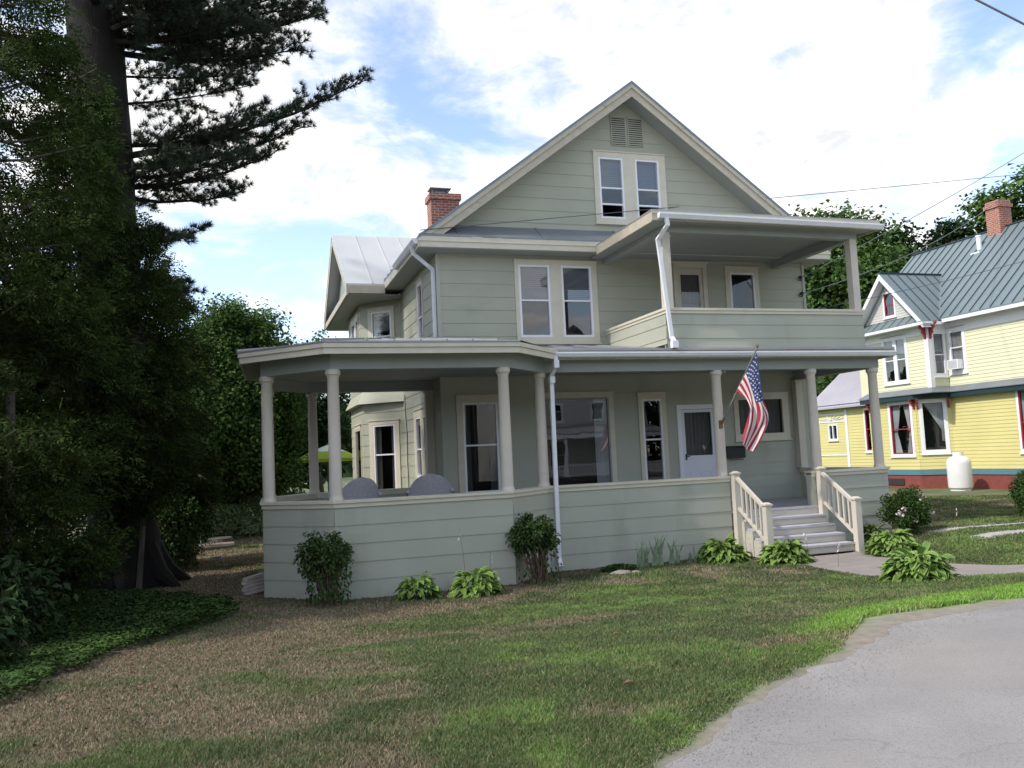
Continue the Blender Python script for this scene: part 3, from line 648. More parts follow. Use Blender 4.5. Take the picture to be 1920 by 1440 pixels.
# chimney
CY = 7.5
ch = MB(); ch.box(-.24, .56, CY, CY+.55, 7.9, 9.33); ch.box(-.29, .61, CY-.05, CY+.6, 9.33, 9.50)
c = hb(ch, 'chimney', M['brick'])
ch = MB(); ch.box(-.24, .36, CY+.05, CY+.45, 9.66, 9.685); 
for x in (-.16, .28): 
    for y in (CY+.12, CY+.38): ch.box(x-.012, x+.012, y-.012, y+.012, 9.5, 9.66)
ch.box(-.1, .2, CY+.1, CY+.4, 9.5, 9.58); ch.build('chimney_cap', M['rooflead'], c)
# gutter and downspouts
def gutter(p, q, n, parent=house, w=.12, h=.11):
    """open K gutter between p and q (top back edge), n = outward direction"""
    p = Vector(p); q = Vector(q); n = Vector(n); mb = MB()
    prof = [(0, 0), (0, -h), (w*.6, -h), (w*.95, -h*.35), (w, -h*.3), (w, 0), (w-.012, 0), (w-.012, -h*.25), (w*.55, -h+.012), (.012, -h+.012), (.012, 0)]
    k = len(prof); vs = [a+n*x+Vector((0, 0, z)) for a in (p, q) for x, z in prof]
    fs = [(i, (i+1) % k, k+(i+1) % k, k+i) for i in range(k)]
    mb.add(vs, fs); mb.add([p+n*x+Vector((0, 0, z)) for x, z in prof[:6]], [tuple(range(6))]); mb.add([q+n*x+Vector((0, 0, z)) for x, z in prof[:6]], [tuple(range(5, -1, -1))])
    L = (q-p).length; d = (q-p)/L; t = .5
    while t < L: a = p+d*t; mb.bar(a+n*.0+Vector((0, 0, -h-.006)), a+n*w*.62+Vector((0, 0, -h-.006)), .015, .008); t += .9
    return mb.build('gutter', M['white'], parent)
def downspout(pts, w=.075, d=.055):
    mb = MB()
    for a, b in zip(pts, pts[1:]):
        a = Vector(a); b = Vector(b); e = (b-a).normalized()*.02; mb.bar(a-e, b+e, w, d, up=(0, 1, 0) if abs((b-a).normalized().z) > .5 else (0, 0, 1))
    return mb.build('downspout', M['white'], house)
gutter((HX0-EO, 2.2, 6.79), (HX0-EO, 4.7, 6.79), (-1, 0, 0))
downspout([(HX0-EO-.06, 2.55, 6.68), (HX0-EO-.02, 2.62, 6.56), (HX0-.06, 2.75, 6.25), (HX0-.06, 2.75, 4.72)])
# --- balcony over the porch
BX0, BX1, BY, BZR = 2.60, 7.25, -.27, 4.91
bal = MB()
FBf = Frame((0, BY, 0), (1, 0, 0), (0, -1, 0)); siding(bal, FBf, BX0, BX1, 4.06, 4.85, .27, [], 4.85-.81)
FBl = Frame((BX0, 0, 0), (0, -1, 0), (-1, 0, 0)); siding(bal, FBl, -D, -BY, 4.2, 4.85, .27, [], 4.85-.81)
FBr = Frame((BX1, 0, 0), (0, 1, 0), (1, 0, 0)); siding(bal, FBr, BY, D, 4.2, 4.85, .27, [], 4.85-.81)
bal.box(BX0+.005, BX1-.005, BY+.1, BY+.12, 4.1, 4.84); bal.box(BX0+.10, BX0+.12, BY+.1, D, 4.1, 4.84); bal.box(BX1-.12, BX1-.10, BY+.1, D, 4.1, 4.84)
balcony = bal.build('balcony', M['green'], house)
mb = MB(); mb.box(BX0-.04, BX1+.04, BY-.05, BY+.15, 4.86, 4.91); mb.box(BX0-.04, BX0+.16, BY+.15, D-.04, 4.86, 4.91); mb.box(BX1-.16, BX1+.04, BY+.15, D-.04, 4.86, 4.91)
mb.box(BX0-.02, BX1+.02, BY-.03, BY, 4.80, 4.86); mb.box(BX0-.02, BX0, BY, D-.04, 4.80, 4.86)
mb.build('rail_cap', M['cream'], balcony)
mb = MB(); mb.box(BX0+.12, BX1-.12, BY+.12, D-.02, 4.5, 4.53); mb.build('balcony_floor', M['floor'], balcony)
for x in (BX0+.10, BX1-.10):
    mb = MB(); mb.box(x-.085, x+.085, BY+.0, BY+.17, 4.91, 6.43); mb.box(x-.10, x+.10, BY-.015, BY+.185, 6.33, 6.36); mb.build('post', M['column'], balcony)
# balcony roof
X0, X1, Y0, ZT = 2.24, 7.58, -.62, 6.77
mb = MB(); mb.hexa([(X0, Y0, ZT-.03), (X1, Y0, ZT-.03), (X1, D, ZT-.03), (X0, D, ZT-.03), (X0, Y0, ZT), (X1, Y0, ZT), (X1-.8, D-.005, ZT+.33), (X0+.8, D-.005, ZT+.33)])
br = mb.build('balcony_roof', M['roofgrey'], house)
mb = MB(); mb.box(X0+.01, X1-.01, Y0+.01, Y0+.05, 6.56, 6.74); mb.box(X0+.01, X0+.05, Y0+.05, YF, 6.54, 6.74); mb.box(X1-.05, X1-.01, Y0+.05, YF, 6.56, 6.74)
mb.box(X0-.0, X1, Y0, Y0+.01, 6.69, 6.74)
mb.build('fascia', M['creamold'], br)
mb = MB(); mb.box(X0+.05, X1-.05, Y0+.05, D-.02, 6.61, 6.625); mb.build('porch_ceiling', M['ceiling'], br)
mb = MB(); mb.box(BX0, BX1, BY+.0, BY+.17, 6.43, 6.605); mb.box(BX0, BX0+.16, BY+.17, D-.02, 6.43, 6.605); mb.box(BX1-.16, BX1, BY+.17, D-.02, 6.43, 6.605)
mb.box(X0+.05, BX0, Y0+.05, D-.02, 6.545, 6.60); mb.box(BX0, X1-.05, Y0+.05, BY, 6.58, 6.604)
mb.build('beam', M['greenpaint'], br)
gutter((X0+.12, Y0, 6.69), (X1+.02, Y0, 6.66), (0, -1, 0), w=.11, h=.10)
downspout([(2.52, Y0-.06, 6.57), (2.54, Y0-.05, 6.46), (2.47, BY-.10, 6.24), (2.50, BY-.07, 6.1), (2.66, BY-.07, 4.32), (2.67, -.42, 4.22), (2.67, -.42, 4.12)])
# --- porch
Z1 = 1.57; ZTOP = 3.69; FLZ = .87
P = {'a': (0, 0), 'b': (3.78, 0), 'c': (6.03, 0), 'd': (7.60, 0), 'e': (-1.02, -1.02), 'f': (-3.92, -1.02), 'g': (-4.93, 0), 'h': (-4.84, 2.45), 'i': (-3.90, 3.53)}
def offset_path(pts, d):
    """offset an open polyline to its left by d"""
    out = []
    for i, p in enumerate(pts):
        p = Vector(p); e = []
        if i > 0: v_ = (p-Vector(pts[i-1])).normalized(); e.append(Vector((-v_.y, v_.x)))
        if i < len(pts)-1: v_ = (Vector(pts[i+1])-p).normalized(); e.append(Vector((-v_.y, v_.x)))
        if len(e) == 1: n = e[0]*d
        else: n = (e[0]+e[1])/(1+e[0].dot(e[1]))*d
        out.append((p.x+n.x, p.y+n.y))
    return out
Lpath = [(3.87, 0), P['a'], P['e'], P['f'], P['g'], P['h'], P['i'], (HX0, 3.53)]      # heading left: outside is to its left
Rpath = [(7.60, D), P['d'], (5.80, 0)]
def ribbon(mb, path, o0, o1, z0, z1, closed=True):
    A = offset_path(path, o0); B = offset_path(path, o1)
    for i in range(len(path)-1):
        a0, a1, b0, b1 = A[i], A[i+1], B[i], B[i+1]
        mb.hexa([(*b0, z0), (*b1, z0), (*a1, z0), (*a0, z0), (*b0, z1), (*b1, z1), (*a1, z1), (*a0, z1)])
porch = MB()
for path in (Lpath, Rpath):
    O = offset_path(path, .10)
    for i in range(len(path)-1):
        a = Vector((*O[i], 0)); b = Vector((*O[i+1], 0)); u = (b-a).normalized(); n = Vector((-u.y, u.x, 0)); L_ = (b-a).length
        f = Frame(b, -u, n)
        zb0 = -.02 if path is Lpath else .05
        siding(porch, f, -.0, L_, zb0, 1.46, .292, [], 1.46-.292*6, seed=i+3, seams=2.44)
ribbon(porch, Lpath, -.10, -.09, .0, 1.46); ribbon(porch, Rpath, -.10, -.09, .0, 1.46)
for x in (3.87, 5.80): porch.quad((x, -.10, 0), (x, .10, 0), (x, .10, 1.5), (x, -.10, 1.5))
porch_o = porch.build('porch_wall', M['green'], house)
mb = MB()
for path in (Lpath, Rpath): ribbon(mb, path, -.13, .15, 1.525, 1.57); ribbon(mb, path, .10, .125, 1.455, 1.523); ribbon(mb, path, -.12, -.1, 1.46, 1.523)
mb.build('rail_cap', M['cream'], porch_o)
mb = MB(); poly = [(HX0, 3.45), (-3.87, 3.45), (-4.85, 2.48), (-4.85, .03), (-3.9, -.93), (-1.05, -.93), (-.05, .08), (3.87, .08), (3.87, -.13), (5.80, -.13), (5.80, .08), (7.55, .08), (7.55, D-.01), (HX0, D-.01)]
mb.prism(poly, FLZ-.04, FLZ); mb.build('porch_floor', M['floor'], porch_o)
mb = MB(); mb.box(3.9, 5.78, -.095, -.06, .0, FLZ-.042); mb.build('riser_board', M['green'], porch_o)
col = MB(); col.lathe([(.118, 0), (.118, .035), (.105, .06), (.102, .08), (.100, 1.0), (.092, 1.98), (.098, 1.99), (.098, 2.005), (.115, 2.03), (.125, 2.04), (.125, 2.095), (.118, 2.12)], n=28)
c0 = None
for k, (x, y) in P.items():
    if c0 is None: c0 = col.build('column', M['column'], porch_o, smooth=True); c = c0
    else: c = c0.copy(); COL.objects.link(c)
    c.location = (x, y, Z1)
for (x, y, nx, ny) in ((-1.37, 3.50, 1, 0), (7.50, D-.10, 0, 1)):
    mb = MB(); mb.box(x-.09, x+.09, y-.09, y+.085, Z1, ZTOP); mb.box(x-.11, x+.11, y-.11, y+.085, ZTOP-.06, ZTOP-.01); mb.build('half_post', M['column'], porch_o)
# entablature: beam, fascia, soffit, ceiling, roof
Lfull = [(7.60, D), P['d'], P['a'], P['e'], P['f'], P['g'], P['h'], P['i'], (HX0, 3.53)]
mb = MB(); ribbon(mb, Lfull, -.10, .10, ZTOP, 3.935); mb.build('beam', M['greenpaint'], porch_o)
mb = MB(); poly = [tuple(p) for p in offset_path(Lfull, -.10)]
mb.prism([(7.5, D-.01)]+poly[1:-1]+[(HX0-.01, 3.43), (HX0-.01, D-.01)], 3.90, 3.915); mb.build('porch_ceiling', M['ceiling'], porch_o)
mb = MB(); ribbon(mb, Lfull, .10, .42, 3.937, 3.95); mb.build('soffit', M['greenpaint'], porch_o)
mb = MB(); ribbon(mb, Lfull[2:], .40, .43, 3.90, 4.00); ribbon(mb, Lfull[2:], .42, .455, 4.002, 4.075)
mb.build('fascia', M['cream'], porch_o)
mb = MB(); ribbon(mb, Lfull[:3], .30, .33, 3.90, 4.07); ribbon(mb, Lfull[:3], .325, .345, 4.0, 4.07); mb.build('fascia', M['creamold'], porch_o)
# porch roof surfaces
SLP = .166
out = offset_path(Lfull, .47); out1 = offset_path(Lfull, .37)
mb = MB()
E = [out[i] for i in range(3, 8)]      # e f g h i eave corners
def zr(d): return 4.08+SLP*d
# octagon: inner ring at the house wall
pe, pf, pg, ph, pi_ = E
cxo = (HX0, D); 
def R3(p, z): return (p[0], p[1], z)
zpk = 4.56
pk = (-2.35, 1.6)                                         # low peak of the pavilion roof
zpk = 4.56
aE = out[2]
for a, b in ((pe, pf), (pf, pg), (pg, ph), (ph, pi_)):
    mb.add([R3(a, 4.08), R3(b, 4.08), R3(pk, zpk), R3(a, 4.105), R3(b, 4.105), R3(pk, zpk+.02)], [(0, 2, 1), (3, 4, 5), (0, 1, 4, 3), (1, 2, 5, 4), (2, 0, 3, 5)])
wl = (HX0+.0, D); 
mb.add([R3(pe, 4.105), R3(pk, zpk+.02), (HX0, D, 4.77), (.35, D-.002, 4.66), (.12, -.36, 4.105)], [(0, 4, 3, 2, 1)])
mb.add([R3(pi_, 4.105), R3(pk, zpk+.02), (HX0, D, 4.77), (HX0, 4.0, 4.105)], [(0, 1, 2, 3)])
mb.add([(-.2, -.37, 4.10), (7.88, -.37, 4.10), (7.88, D-.003, 4.56), (-.2, D-.003, 4.56), (-.2, -.37, 4.075), (7.88, -.37, 4.075), (7.88, D-.003, 4.5), (-.2, D-.003, 4.5)], [(0, 1, 2, 3), (4, 7, 6, 5), (0, 4, 5, 1), (1, 5, 6, 2), (3, 0, 4, 7)])
# raised standing seams and hips
for a in (pf, pg, ph): mb.bar((a[0], a[1], 4.12), (pk[0], pk[1], zpk+.03), .05, .04)
for t in np.linspace(.12, .92, 7):
    a = Vector((*pe, 4.115)).lerp(Vector((*pf, 4.115)), t); b = Vector((pk[0], pk[1], zpk+.03)); q = a.lerp(b, .85); x = a.x; y = a.y+(q.y-a.y); mb.bar(a, (x+(q.x-x)*.35, y, q.z), .025, .025)
for x in np.arange(.6, 2.6, .55): mb.bar((x, -.35, 4.112), (x, D-.02, 4.57), .02, .02)
mb.box(.05, 7.9, -.385, -.365, 4.06, 4.105)
mb.build('porch_roof', M['roofgrey'], porch_o)
gutter((.07, -.34, 4.035), (7.90, -.34, 4.015), (0, -1, 0), w=.11, h=.10)
mb = MB()
downspout([(.20, -.40, 3.93), (.20, -.40, 3.78), (.19, -.18, 3.62), (.19, -.16, 3.5), (.17, -.16, .25), (.17, -.22, .12)])
mb = MB(); mb.box(.15, .25, -.46, -.34, 3.74, 3.88); mb.box(.14, .24, -.23, -.13, 3.48, 3.6); mb.build('elbow', M['white'], house)
mb = MB(); mb.box(2.61, 2.73, -.47, -.36, 4.10, 4.24); mb.build('elbow', M['white'], house)
# service brackets: three insulators on the upper right corner
mb = MB()
for z in (5.35, 5.80, 6.20): mb.lathe([(.012, 0), (.012, .05), (.045, .055), (.05, .09), (.03, .12)], (HX1-.12, D-.07, z-.06), 10); mb.bar((HX1-.12, D-.07, z-.04), (HX1-.12, D-.01, z-.04), .02, .02)
mb.build('insulator', M['black'], house)
# mailbox, porch lamp
mb = MB(); F0.box(mb, 5.44, 5.93, 1.88, 2.08, .02, .14); mb.hexa([F0.p(5.43, 2.08, .15), F0.p(5.94, 2.08, .15), F0.p(5.94, 2.08, .02), F0.p(5.43, 2.08, .02), F0.p(5.43, 2.10, .15), F0.p(5.94, 2.10, .15), F0.p(5.94, 2.16, .02), F0.p(5.43, 2.16, .02)])
mb.tube([F0.p(5.5, 1.88, .1), F0.p(5.5, 1.83, .14), F0.p(5.87, 1.83, .14), F0.p(5.87, 1.88, .1)], .006, 6); mb.build('mailbox', M['black'], house)
mb = MB(); mb.lathe([(.05, .1), (.05, .07), (.03, .06)], (4.6, 1.0, 3.80), 14); mb.lathe([(.0, -.07), (.025, -.06), (.038, -.025), (.03, .02), (.02, .06)], (4.6, 1.0, 3.80), 14); mb.build('ceiling_lamp', M['vinyl'], house, smooth=True)
# front steps
st = MB(); SX0, SX1 = 4.02, 5.88
nose = MB(); Zs = [FLZ-.165*i for i in range(1, 5)]
for i, z in enumerate(Zs):
    ya = -.10-.265*i; yb = ya-.265
    st.box(SX0, SX1, yb+.02, ya+.0, z-.035, z-.001, 1); st.box(SX0, SX1, yb-.012, yb+.02, z-.037, z, 1)
    st.box(SX0, SX1, yb+.022, yb+.042, z-.165, z-.036, 0)
for x in (SX0-.03, SX1):
    for i, z in enumerate(Zs): ya = -.10-.265*i; st.box(x, x+.03, ya-.245, ya, .02, z-.04, 0)
st.box(SX0, SX1, -.135, -.10, FLZ-.04, FLZ+.002, 1); st.box(SX0, SX1, -.118, -.098, FLZ-.165, FLZ-.04, 0)
stair = st.build('front_steps', [M['steps'], M['tread']], house)
for x in (3.95, 5.95):
    for (y, zb_, zt_) in ((-.20, .05, 1.60), (-1.20, .03, 1.02)):
        nb = MB()
        nb.box(x-.065, x+.065, y-.065, y+.065, zb_, zt_); nb.box(x-.085, x+.085, y-.085, y+.085, zt_, zt_+.03); nb.hexa([(x-.07, y-.07, zt_+.03), (x+.07, y-.07, zt_+.03), (x+.07, y+.07, zt_+.03), (x-.07, y+.07, zt_+.03), (x-.03, y-.03, zt_+.06), (x+.03, y-.03, zt_+.06), (x+.03, y+.03, zt_+.06), (x-.03, y+.03, zt_+.06)])
        nb.build('newel_post', M['column'], stair)
    nb = MB(); nb.bar((x, -.26, 1.52), (x, -1.14, .97), .07, .055); nb.bar((x, -.26, .93), (x, -1.14, .34), .05, .05); nb.build('hand_rail', M['column'], stair)
    for k in range(5):
        y = -.26-.147*(k+1); t = (k+1)/6; nb = MB(); nb.box(x-.02, x+.02, y-.02, y+.02, .93-.59*t+.02, 1.52-.55*t-.02); nb.build('baluster', M['column'], stair)
# loose cable down the side wall
mb = MB(); mb.tube([(HX0-.02, 6.75, 3.85), (HX0-.03, 6.7, 3.4), (HX0-.02, 6.6, 2.9), (HX0-.03, 6.62, 2.2), (HX0-.02, 6.6, 1.0)], .012, 6); mb.build('cable', M['wire'], house)

# ------------------------------------------------------------------ flag
fl = empty('flag', (3.76, -.12, 2.63)); tag(fl, 'stars and stripes flag hanging from a slanted grey pole on a porch column', 'flag')
A_ = Vector((3.78, -.14, 2.64)); B_ = Vector((4.19, -.90, 4.03))
mb = MB(); mb.tube([A_, B_], .014, 10); fpole = mb.build('flagpole', M['pole'], fl, smooth=True)
mb = MB(); mb.lathe([(.008, 0), (.02, .02), (.028, .05), (.02, .075), (.0, .085)], B_-Vector((0, 0, .01)), 12); mb.build('finial', M['brass'], fpole, smooth=True)
mb = MB(); mb.tube([A_-(B_-A_).normalized()*.06, A_+(B_-A_).normalized()*.10], .022, 10); mb.box(3.72, 3.79, -.13, -.10, 2.52, 2.68); mb.build('pole_bracket', M['brass'], fl)
def px2(u, v, Y=-.9):                                    # cloth outline coordinates, drawn in the plane of the pole tip
    return (u, Y, v)
RB_ = [(4.172, 3.928), (4.285, 3.124), (4.44, 2.632), (4.01, 1.975)]
HB = [(3.930, 3.225), (4.004, 3.0), (3.885, 2.60), (3.735, 2.25)]
def cat(Pn, t):
    n = len(Pn)-1; i = min(int(t*n), n-1); f = t*n-i; p0 = Pn[max(i-1, 0)]; p1 = Pn[i]; p2 = Pn[i+1]; p3 = Pn[min(i+2, n)]
    return tuple(.5*((2*p1[k])+(-p0[k]+p2[k])*f+(2*p0[k]-5*p1[k]+4*p2[k]-p3[k])*f*f+(-p0[k]+3*p1[k]-3*p2[k]+p3[k])*f**3) for k in range(2))
pd = (B_-A_)
def cloth(u, v):                                         # u along the fly 0..1, v down the hoist 0..1
    a = cat(RB_, u); b = cat(HB, u); x = a[0]*(1-v)+b[0]*v; z = a[1]*(1-v)+b[1]*v
    yh = -.90+(.90-.12)*v*.55                             # depth of the hoist edge follows the pole
    y = yh*(1-min(1, u*2.2))+(-.80)*min(1, u*2.2)+.07*sin(v*9+u*3)*min(1, u*1.6)*(1-.2*u)+.03*sin(v*17-u*5)*min(1, u*2)
    x += .012*sin(v*12+u*7)*u
    return Vector((x, y, z))
NU, NV = 60, 52; V = [cloth(i/NU, j/NV) for i in range(NU+1) for j in range(NV+1)]; cb = MB(); cb.v = [tuple(x) for x in V]
for i in range(NU):
    for j in range(NV):
        a = i*(NV+1)+j; cb.f.append((a, a+NV+1, a+NV+2, a+1))
        s_ = int(j*13/NV); cb.m.append(2 if (i < NU*.4 and s_ < 7) else (0 if s_ % 2 == 0 else 1))
cl = cb.build('flag_cloth', [M['fred'], M['fwhite'], M['fblue']], fl, smooth=True)
sb = MB()
for r in range(9):
    for c_ in range(6 if r % 2 == 0 else 5):
        uc = (.4*((c_*2+1+(r % 2))/12)); vc = (7/13)*((r+1)/10)
        P0 = cloth(uc, vc); tu = (cloth(uc+.01, vc)-P0).normalized(); tv = (cloth(uc, vc+.01)-P0); tv = (tv-tu*tv.dot(tu)).normalized(); n = tu.cross(tv)
        for s_ in (-1, 1):
            pts = [P0+n*.004*s_+(tu*cos(2*pi*k/10)+tv*sin(2*pi*k/10))*(.022 if k % 2 == 0 else .010) for k in range(10)]
            sb.add(pts+[P0+n*.004*s_], [(k, (k+1) % 10, 10) for k in range(10)])
sb.build('stars', M['fwhite'], cl)
# ------------------------------------------------------------------ wicker chairs on the porch, patio umbrella
def wicker_chair(x, y, rz, label, flip=1):
    root = empty('wicker_chair', (x, y, FLZ), rz); tag(root, label, 'chair', 'wicker chairs on the porch')
    b = MB(); n = 28; rows = 16; V = []; 
    for j in range(rows+1):
        t = j/rows; z = .35+t*.66; hw = .42*sqrt(max(0, 1-(max(0, t-.25)/.75)**2.2)) if t > .25 else .42
        for k in range(n+1): s = -1+2*k/n; V.append((s*hw, .24+.22*t-.12*(s*hw/.4)**2*1.0, z))
    for side in (0, .03):
        off = len(b.v); b.v += [(v_[0], v_[1]+side, v_[2]) for v_ in V]
        for j in range(rows):
            for k in range(n): a = off+j*(n+1)+k; b.f.append((a, a+1, a+n+2, a+n+1)); b.m.append(0)
    bk = b.build('backrest', M['wicker'], root, smooth=True)
    rim = MB(); rim.tube([(V[j*(n+1)][0], V[j*(n+1)][1]+.015, V[j*(n+1)][2]) for j in range(rows+1)]+[(V[j*(n+1)+n][0], V[j*(n+1)+n][1]+.015, V[j*(n+1)+n][2]) for j in range(rows-1, -1, -1)], .02, 8); rim.build('rim', M['wicker'], bk, smooth=True)
    s = MB(); s.box(-.34, .34, -.3, .3, .36, .42); s.box(-.33, .33, -.29, .26, .42, .49); s.build('seat', M['wicker'], root)
    for sx in (-1, 1):
        a = MB(); a.tube([(sx*.42, .30, .70), (sx*.44, .0, .66), (sx*.42, -.28, .62), (sx*.40, -.32, .45)], .035, 8); a.build('armrest', M['wicker'], root, smooth=True)
        for sy in (-.28, .26): l = MB(); l.tube([(sx*.33, sy, .36), (sx*.35, sy*1.05, 0)], [.025, .018], 8); l.build('leg', M['wicker'], root)
    return root
wicker_chair(-3.36, 1.35, radians(195), 'grey wicker chair with rounded back behind the porch corner column')
wicker_chair(-1.88, 1.35, radians(170), 'grey wicker chair with rounded back nearer the house wall on the porch')
mb = MB(); mb.lathe([(.02, 0), (.25, .02), (.25, .04), (.24, .05)], (-2.6, 1.6, FLZ+.55), 20); mb.tube([(-2.6, 1.6, FLZ), (-2.6, 1.6, FLZ+.55)], .02, 8); o = mb.build('side_table', M['wicker']); tag(o, 'small round grey side table between the two wicker chairs', 'table')
um = empty('patio_umbrella', (-2.42, 16, 0)); tag(um, 'lime green patio umbrella open in the back yard beyond the porch', 'umbrella')
n = 8; R_ = 1.22; mb = MB(); top = (0, 0, 2.86)
ring = [(R_*cos(2*pi*k/n+.3), R_*sin(2*pi*k/n+.3), 2.36) for k in range(n)]; mid = [(x*.55, y*.55, 2.36+.5*.52) for x, y, z in ring]
mb.add([(x-2.42, y+16, z) for x, y, z in [top]+mid+ring], [(0, 1+k, 1+(k+1) % n) for k in range(n)]+[], 0)
mb.add([(x-2.42, y+16, z) for x, y, z in mid+ring], [(k, n+k, n+(k+1) % n, (k+1) % n) for k in range(n)], 1)
mb.add([(x-2.42, y+16, z-.015) for x, y, z in [top]+mid+ring], [(0, 1+k, 1+(k+1) % n) for k in range(n)]+[(1+k, 1+n+k, 1+n+(k+1) % n, 1+(k+1) % n) for k in range(n)], 1)
for k in range(n): a = ring[k]; b = ring[(k+1) % n]; mb.quad((a[0]-2.42, a[1]+16, a[2]), (b[0]-2.42, b[1]+16, b[2]), (b[0]-2.42, b[1]+16, b[2]-.10), (a[0]-2.42, a[1]+16, a[2]-.10), 1)
mb.build('canopy', [M['limetop'], M['lime']], um)
mb = MB(); mb.tube([(-2.42, 16, 0), (-2.42, 16, 2.9)], .022, 8); mb.build('pole', M['pole'], um)
mb = MB(); mb.lathe([(.25, 0), (.25, .06), (.05, .1), (.03, .3)], (-2.42, 16, 0), 16); mb.build('base', M['black'], um)

# ------------------------------------------------------------------ the yellow house next door
yh = empty('house', (20.5, 8, .3)); tag(yh, 'yellow clapboard house with green standing seam roof, red window frames and brick foundation', 'house')
GZ = .26; XM = 19.0; XW = 18.2
FM = Frame((XM, 0, 0), (0, -1, 0), (-1, 0, 0)); FW_ = Frame((XW, 0, 0), (0, -1, 0), (-1, 0, 0)); FR = Frame((XW, 9.4, 0), (1, 0, 0), (0, -1, 0))
FC = Frame((XW, 10.25, 0), (.8, -.83, 0), (-1, -1, 0)); FCL = 1.153
YX = .125
p_low = [(-11.5, -10.58, 1.62, 3.38)]; p_ch = [(.22, .88, 1.70, 3.40)]; p_ext = [(-13.85, -13.0, 1.78, 3.34)]; p_r = [(-6.55, -5.8, 1.68, 3.5)]; p_sm = [(-16.17, -15.98, 2.28, 2.84), (-15.92, -15.70, 2.28, 2.84)]
p_up = [(-11.56, -11.14, 4.33, 5.98), (-10.96, -10.54, 4.33, 5.98)]; p_ret = [(.24, .66, 4.43, 6.0)]; p_ac = [(-9.18, -8.66, 4.50, 5.98)]; p_g = [(-11.28, -10.88, 6.85, 7.62)]; p_u2 = [(-4.0, -3.5, 4.4, 5.95)]
mb = MB(); siding(mb, FM, -9.42, 3, 1.0, 3.55, YX, [hole(p) for p in p_r], 0, seams=0, lip=.012)
siding(mb, FW_, -12.7, -10.25, 1.0, 3.62, YX, [hole(p) for p in p_low], 0, seams=0, lip=.012); siding(mb, FC, 0, FCL, 1.0, 3.6, YX, [hole(p) for p in p_ch], 0, seams=0, lip=.012)
siding(mb, FM, -17.2, -12.7, 1.0, 3.55, YX, [hole(p) for p in p_ext+p_sm], 0, seams=0, lip=.012)
mb.build('wall', M['yellow'], yh)
mb = MB(); siding(mb, FM, -9.4, 3, 3.95, 5.87, YX, [hole(p) for p in p_ac+p_u2], 0, seams=0, lip=.012); siding(mb, FW_, -12.7, -9.4, 3.9, 5.87, YX, [hole(p) for p in p_up], 0, seams=0, lip=.012)
siding(mb, FR, 0, .8, 3.9, 5.87, YX, [hole(p) for p in p_ret], 0, seams=0, lip=.012)
mb.build('wall', M['paleyellow'], yh)
g0 = lambda z: -11.09-(8.1-z)/1.10; g1 = lambda z: -11.09+(8.1-z)/1.10
mb = MB(); siding(mb, Frame((XW-.05, 0, 0), (0, -1, 0), (-1, 0, 0)), g0, g1, 6.62, 8.05, .10, [hole(p) for p in p_g], 0, seams=0, lip=.012); mb.build('gable_shingles', M['lattice'], yh)
mb = MB(); mb.quad((25.6, 17.2, .3), (XM, 17.2, .3), (XM, 17.2, 3.6), (25.6, 17.2, 3.6)); mb.quad((25.6, -3, .3), (25.6, 14.1, .3), (25.6, 14.1, 6.4), (25.6, -3, 6.4)); mb.quad((XM, -3, .3), (25.6, -3, .3), (25.6, -3, 6.4), (XM, -3, 6.4)); mb.quad((XM, 14.0, 3.6), (25.6, 14.0, 3.6), (25.6, 14.0, 6.5), (XM, 14.0, 6.5)); mb.quad((XM, 12.7, 3.6), (XM, 14, 3.6), (XM, 14, 6.4), (XM, 12.7, 6.4)); mb.quad((XM, 12.7, .3), (XW, 12.7, .3), (XW, 12.7, 6.4), (XM, 12.7, 6.4))
mb.build('wall', M['paleyellow'], yh)
def wraps(mb, z0, z1, o, lower=True, mi=0):
    """band following the wall line at offset o"""
    if lower: path = [(XM, -3), (XM, 9.42), (XW, 10.25), (XW, 12.7), (XM, 12.7), (XM, 17.2)]
    else: path = [(XM, -3), (XM, 9.4), (XW, 9.4), (XW, 12.7), (XM, 12.7), (XM, 14.0)]
    A = offset_path(path, 0); B = offset_path(path, o)
    for i in range(len(path)-1): mb.hexa([(*B[i], z0), (*B[i+1], z0), (*A[i+1], z0), (*A[i], z0), (*B[i], z1), (*B[i+1], z1), (*A[i+1], z1), (*A[i], z1)])
mb = MB(); wraps(mb, GZ, .80, -.01); mb.build('foundation', M['redbrick'], yh)
mb = MB(); wraps(mb, GZ-.05, GZ+.03, .12); mb.build('foundation_ledge', M['gravel'], yh)
mb = MB(); wraps(mb, .80, 1.0, .03); mb.build('water_table', M['teal'], yh)
mb = MB(); wraps(mb, 3.55, 3.72, .22); mb.build('fascia', M['darkgreen'], yh)
mb = MB()
path = [(XM, -3), (XM, 9.4), (XW, 9.4), (XW, 12.7), (XM, 12.7), (XM, 14.0)]; A = offset_path(path, .0); B = offset_path(path, .26)
for i in range(3): mb.hexa([(*B[i], 3.725), (*B[i+1], 3.725), (*A[i+1], 3.93), (*A[i], 3.93), (*B[i], 3.75), (*B[i+1], 3.75), (*A[i+1], 3.96), (*A[i], 3.96)])
mb.build('skirt_roof', M['rooflead'], yh)
mb = MB(); wraps(mb, 5.85, 6.30, .03, False); mb.build('frieze', M['ywhite'], yh)
mb = MB(); FW_.box(mb, -9.56, -9.37, 3.92, 5.84, .012, .035); FR.box(mb, -.03, .14, 3.92, 5.84, .012, .035)
FM.box(mb, -15.12, -14.98, 1.0, 3.5, .012, .03); mb.build('corner_board', M['ywhite'], yh)
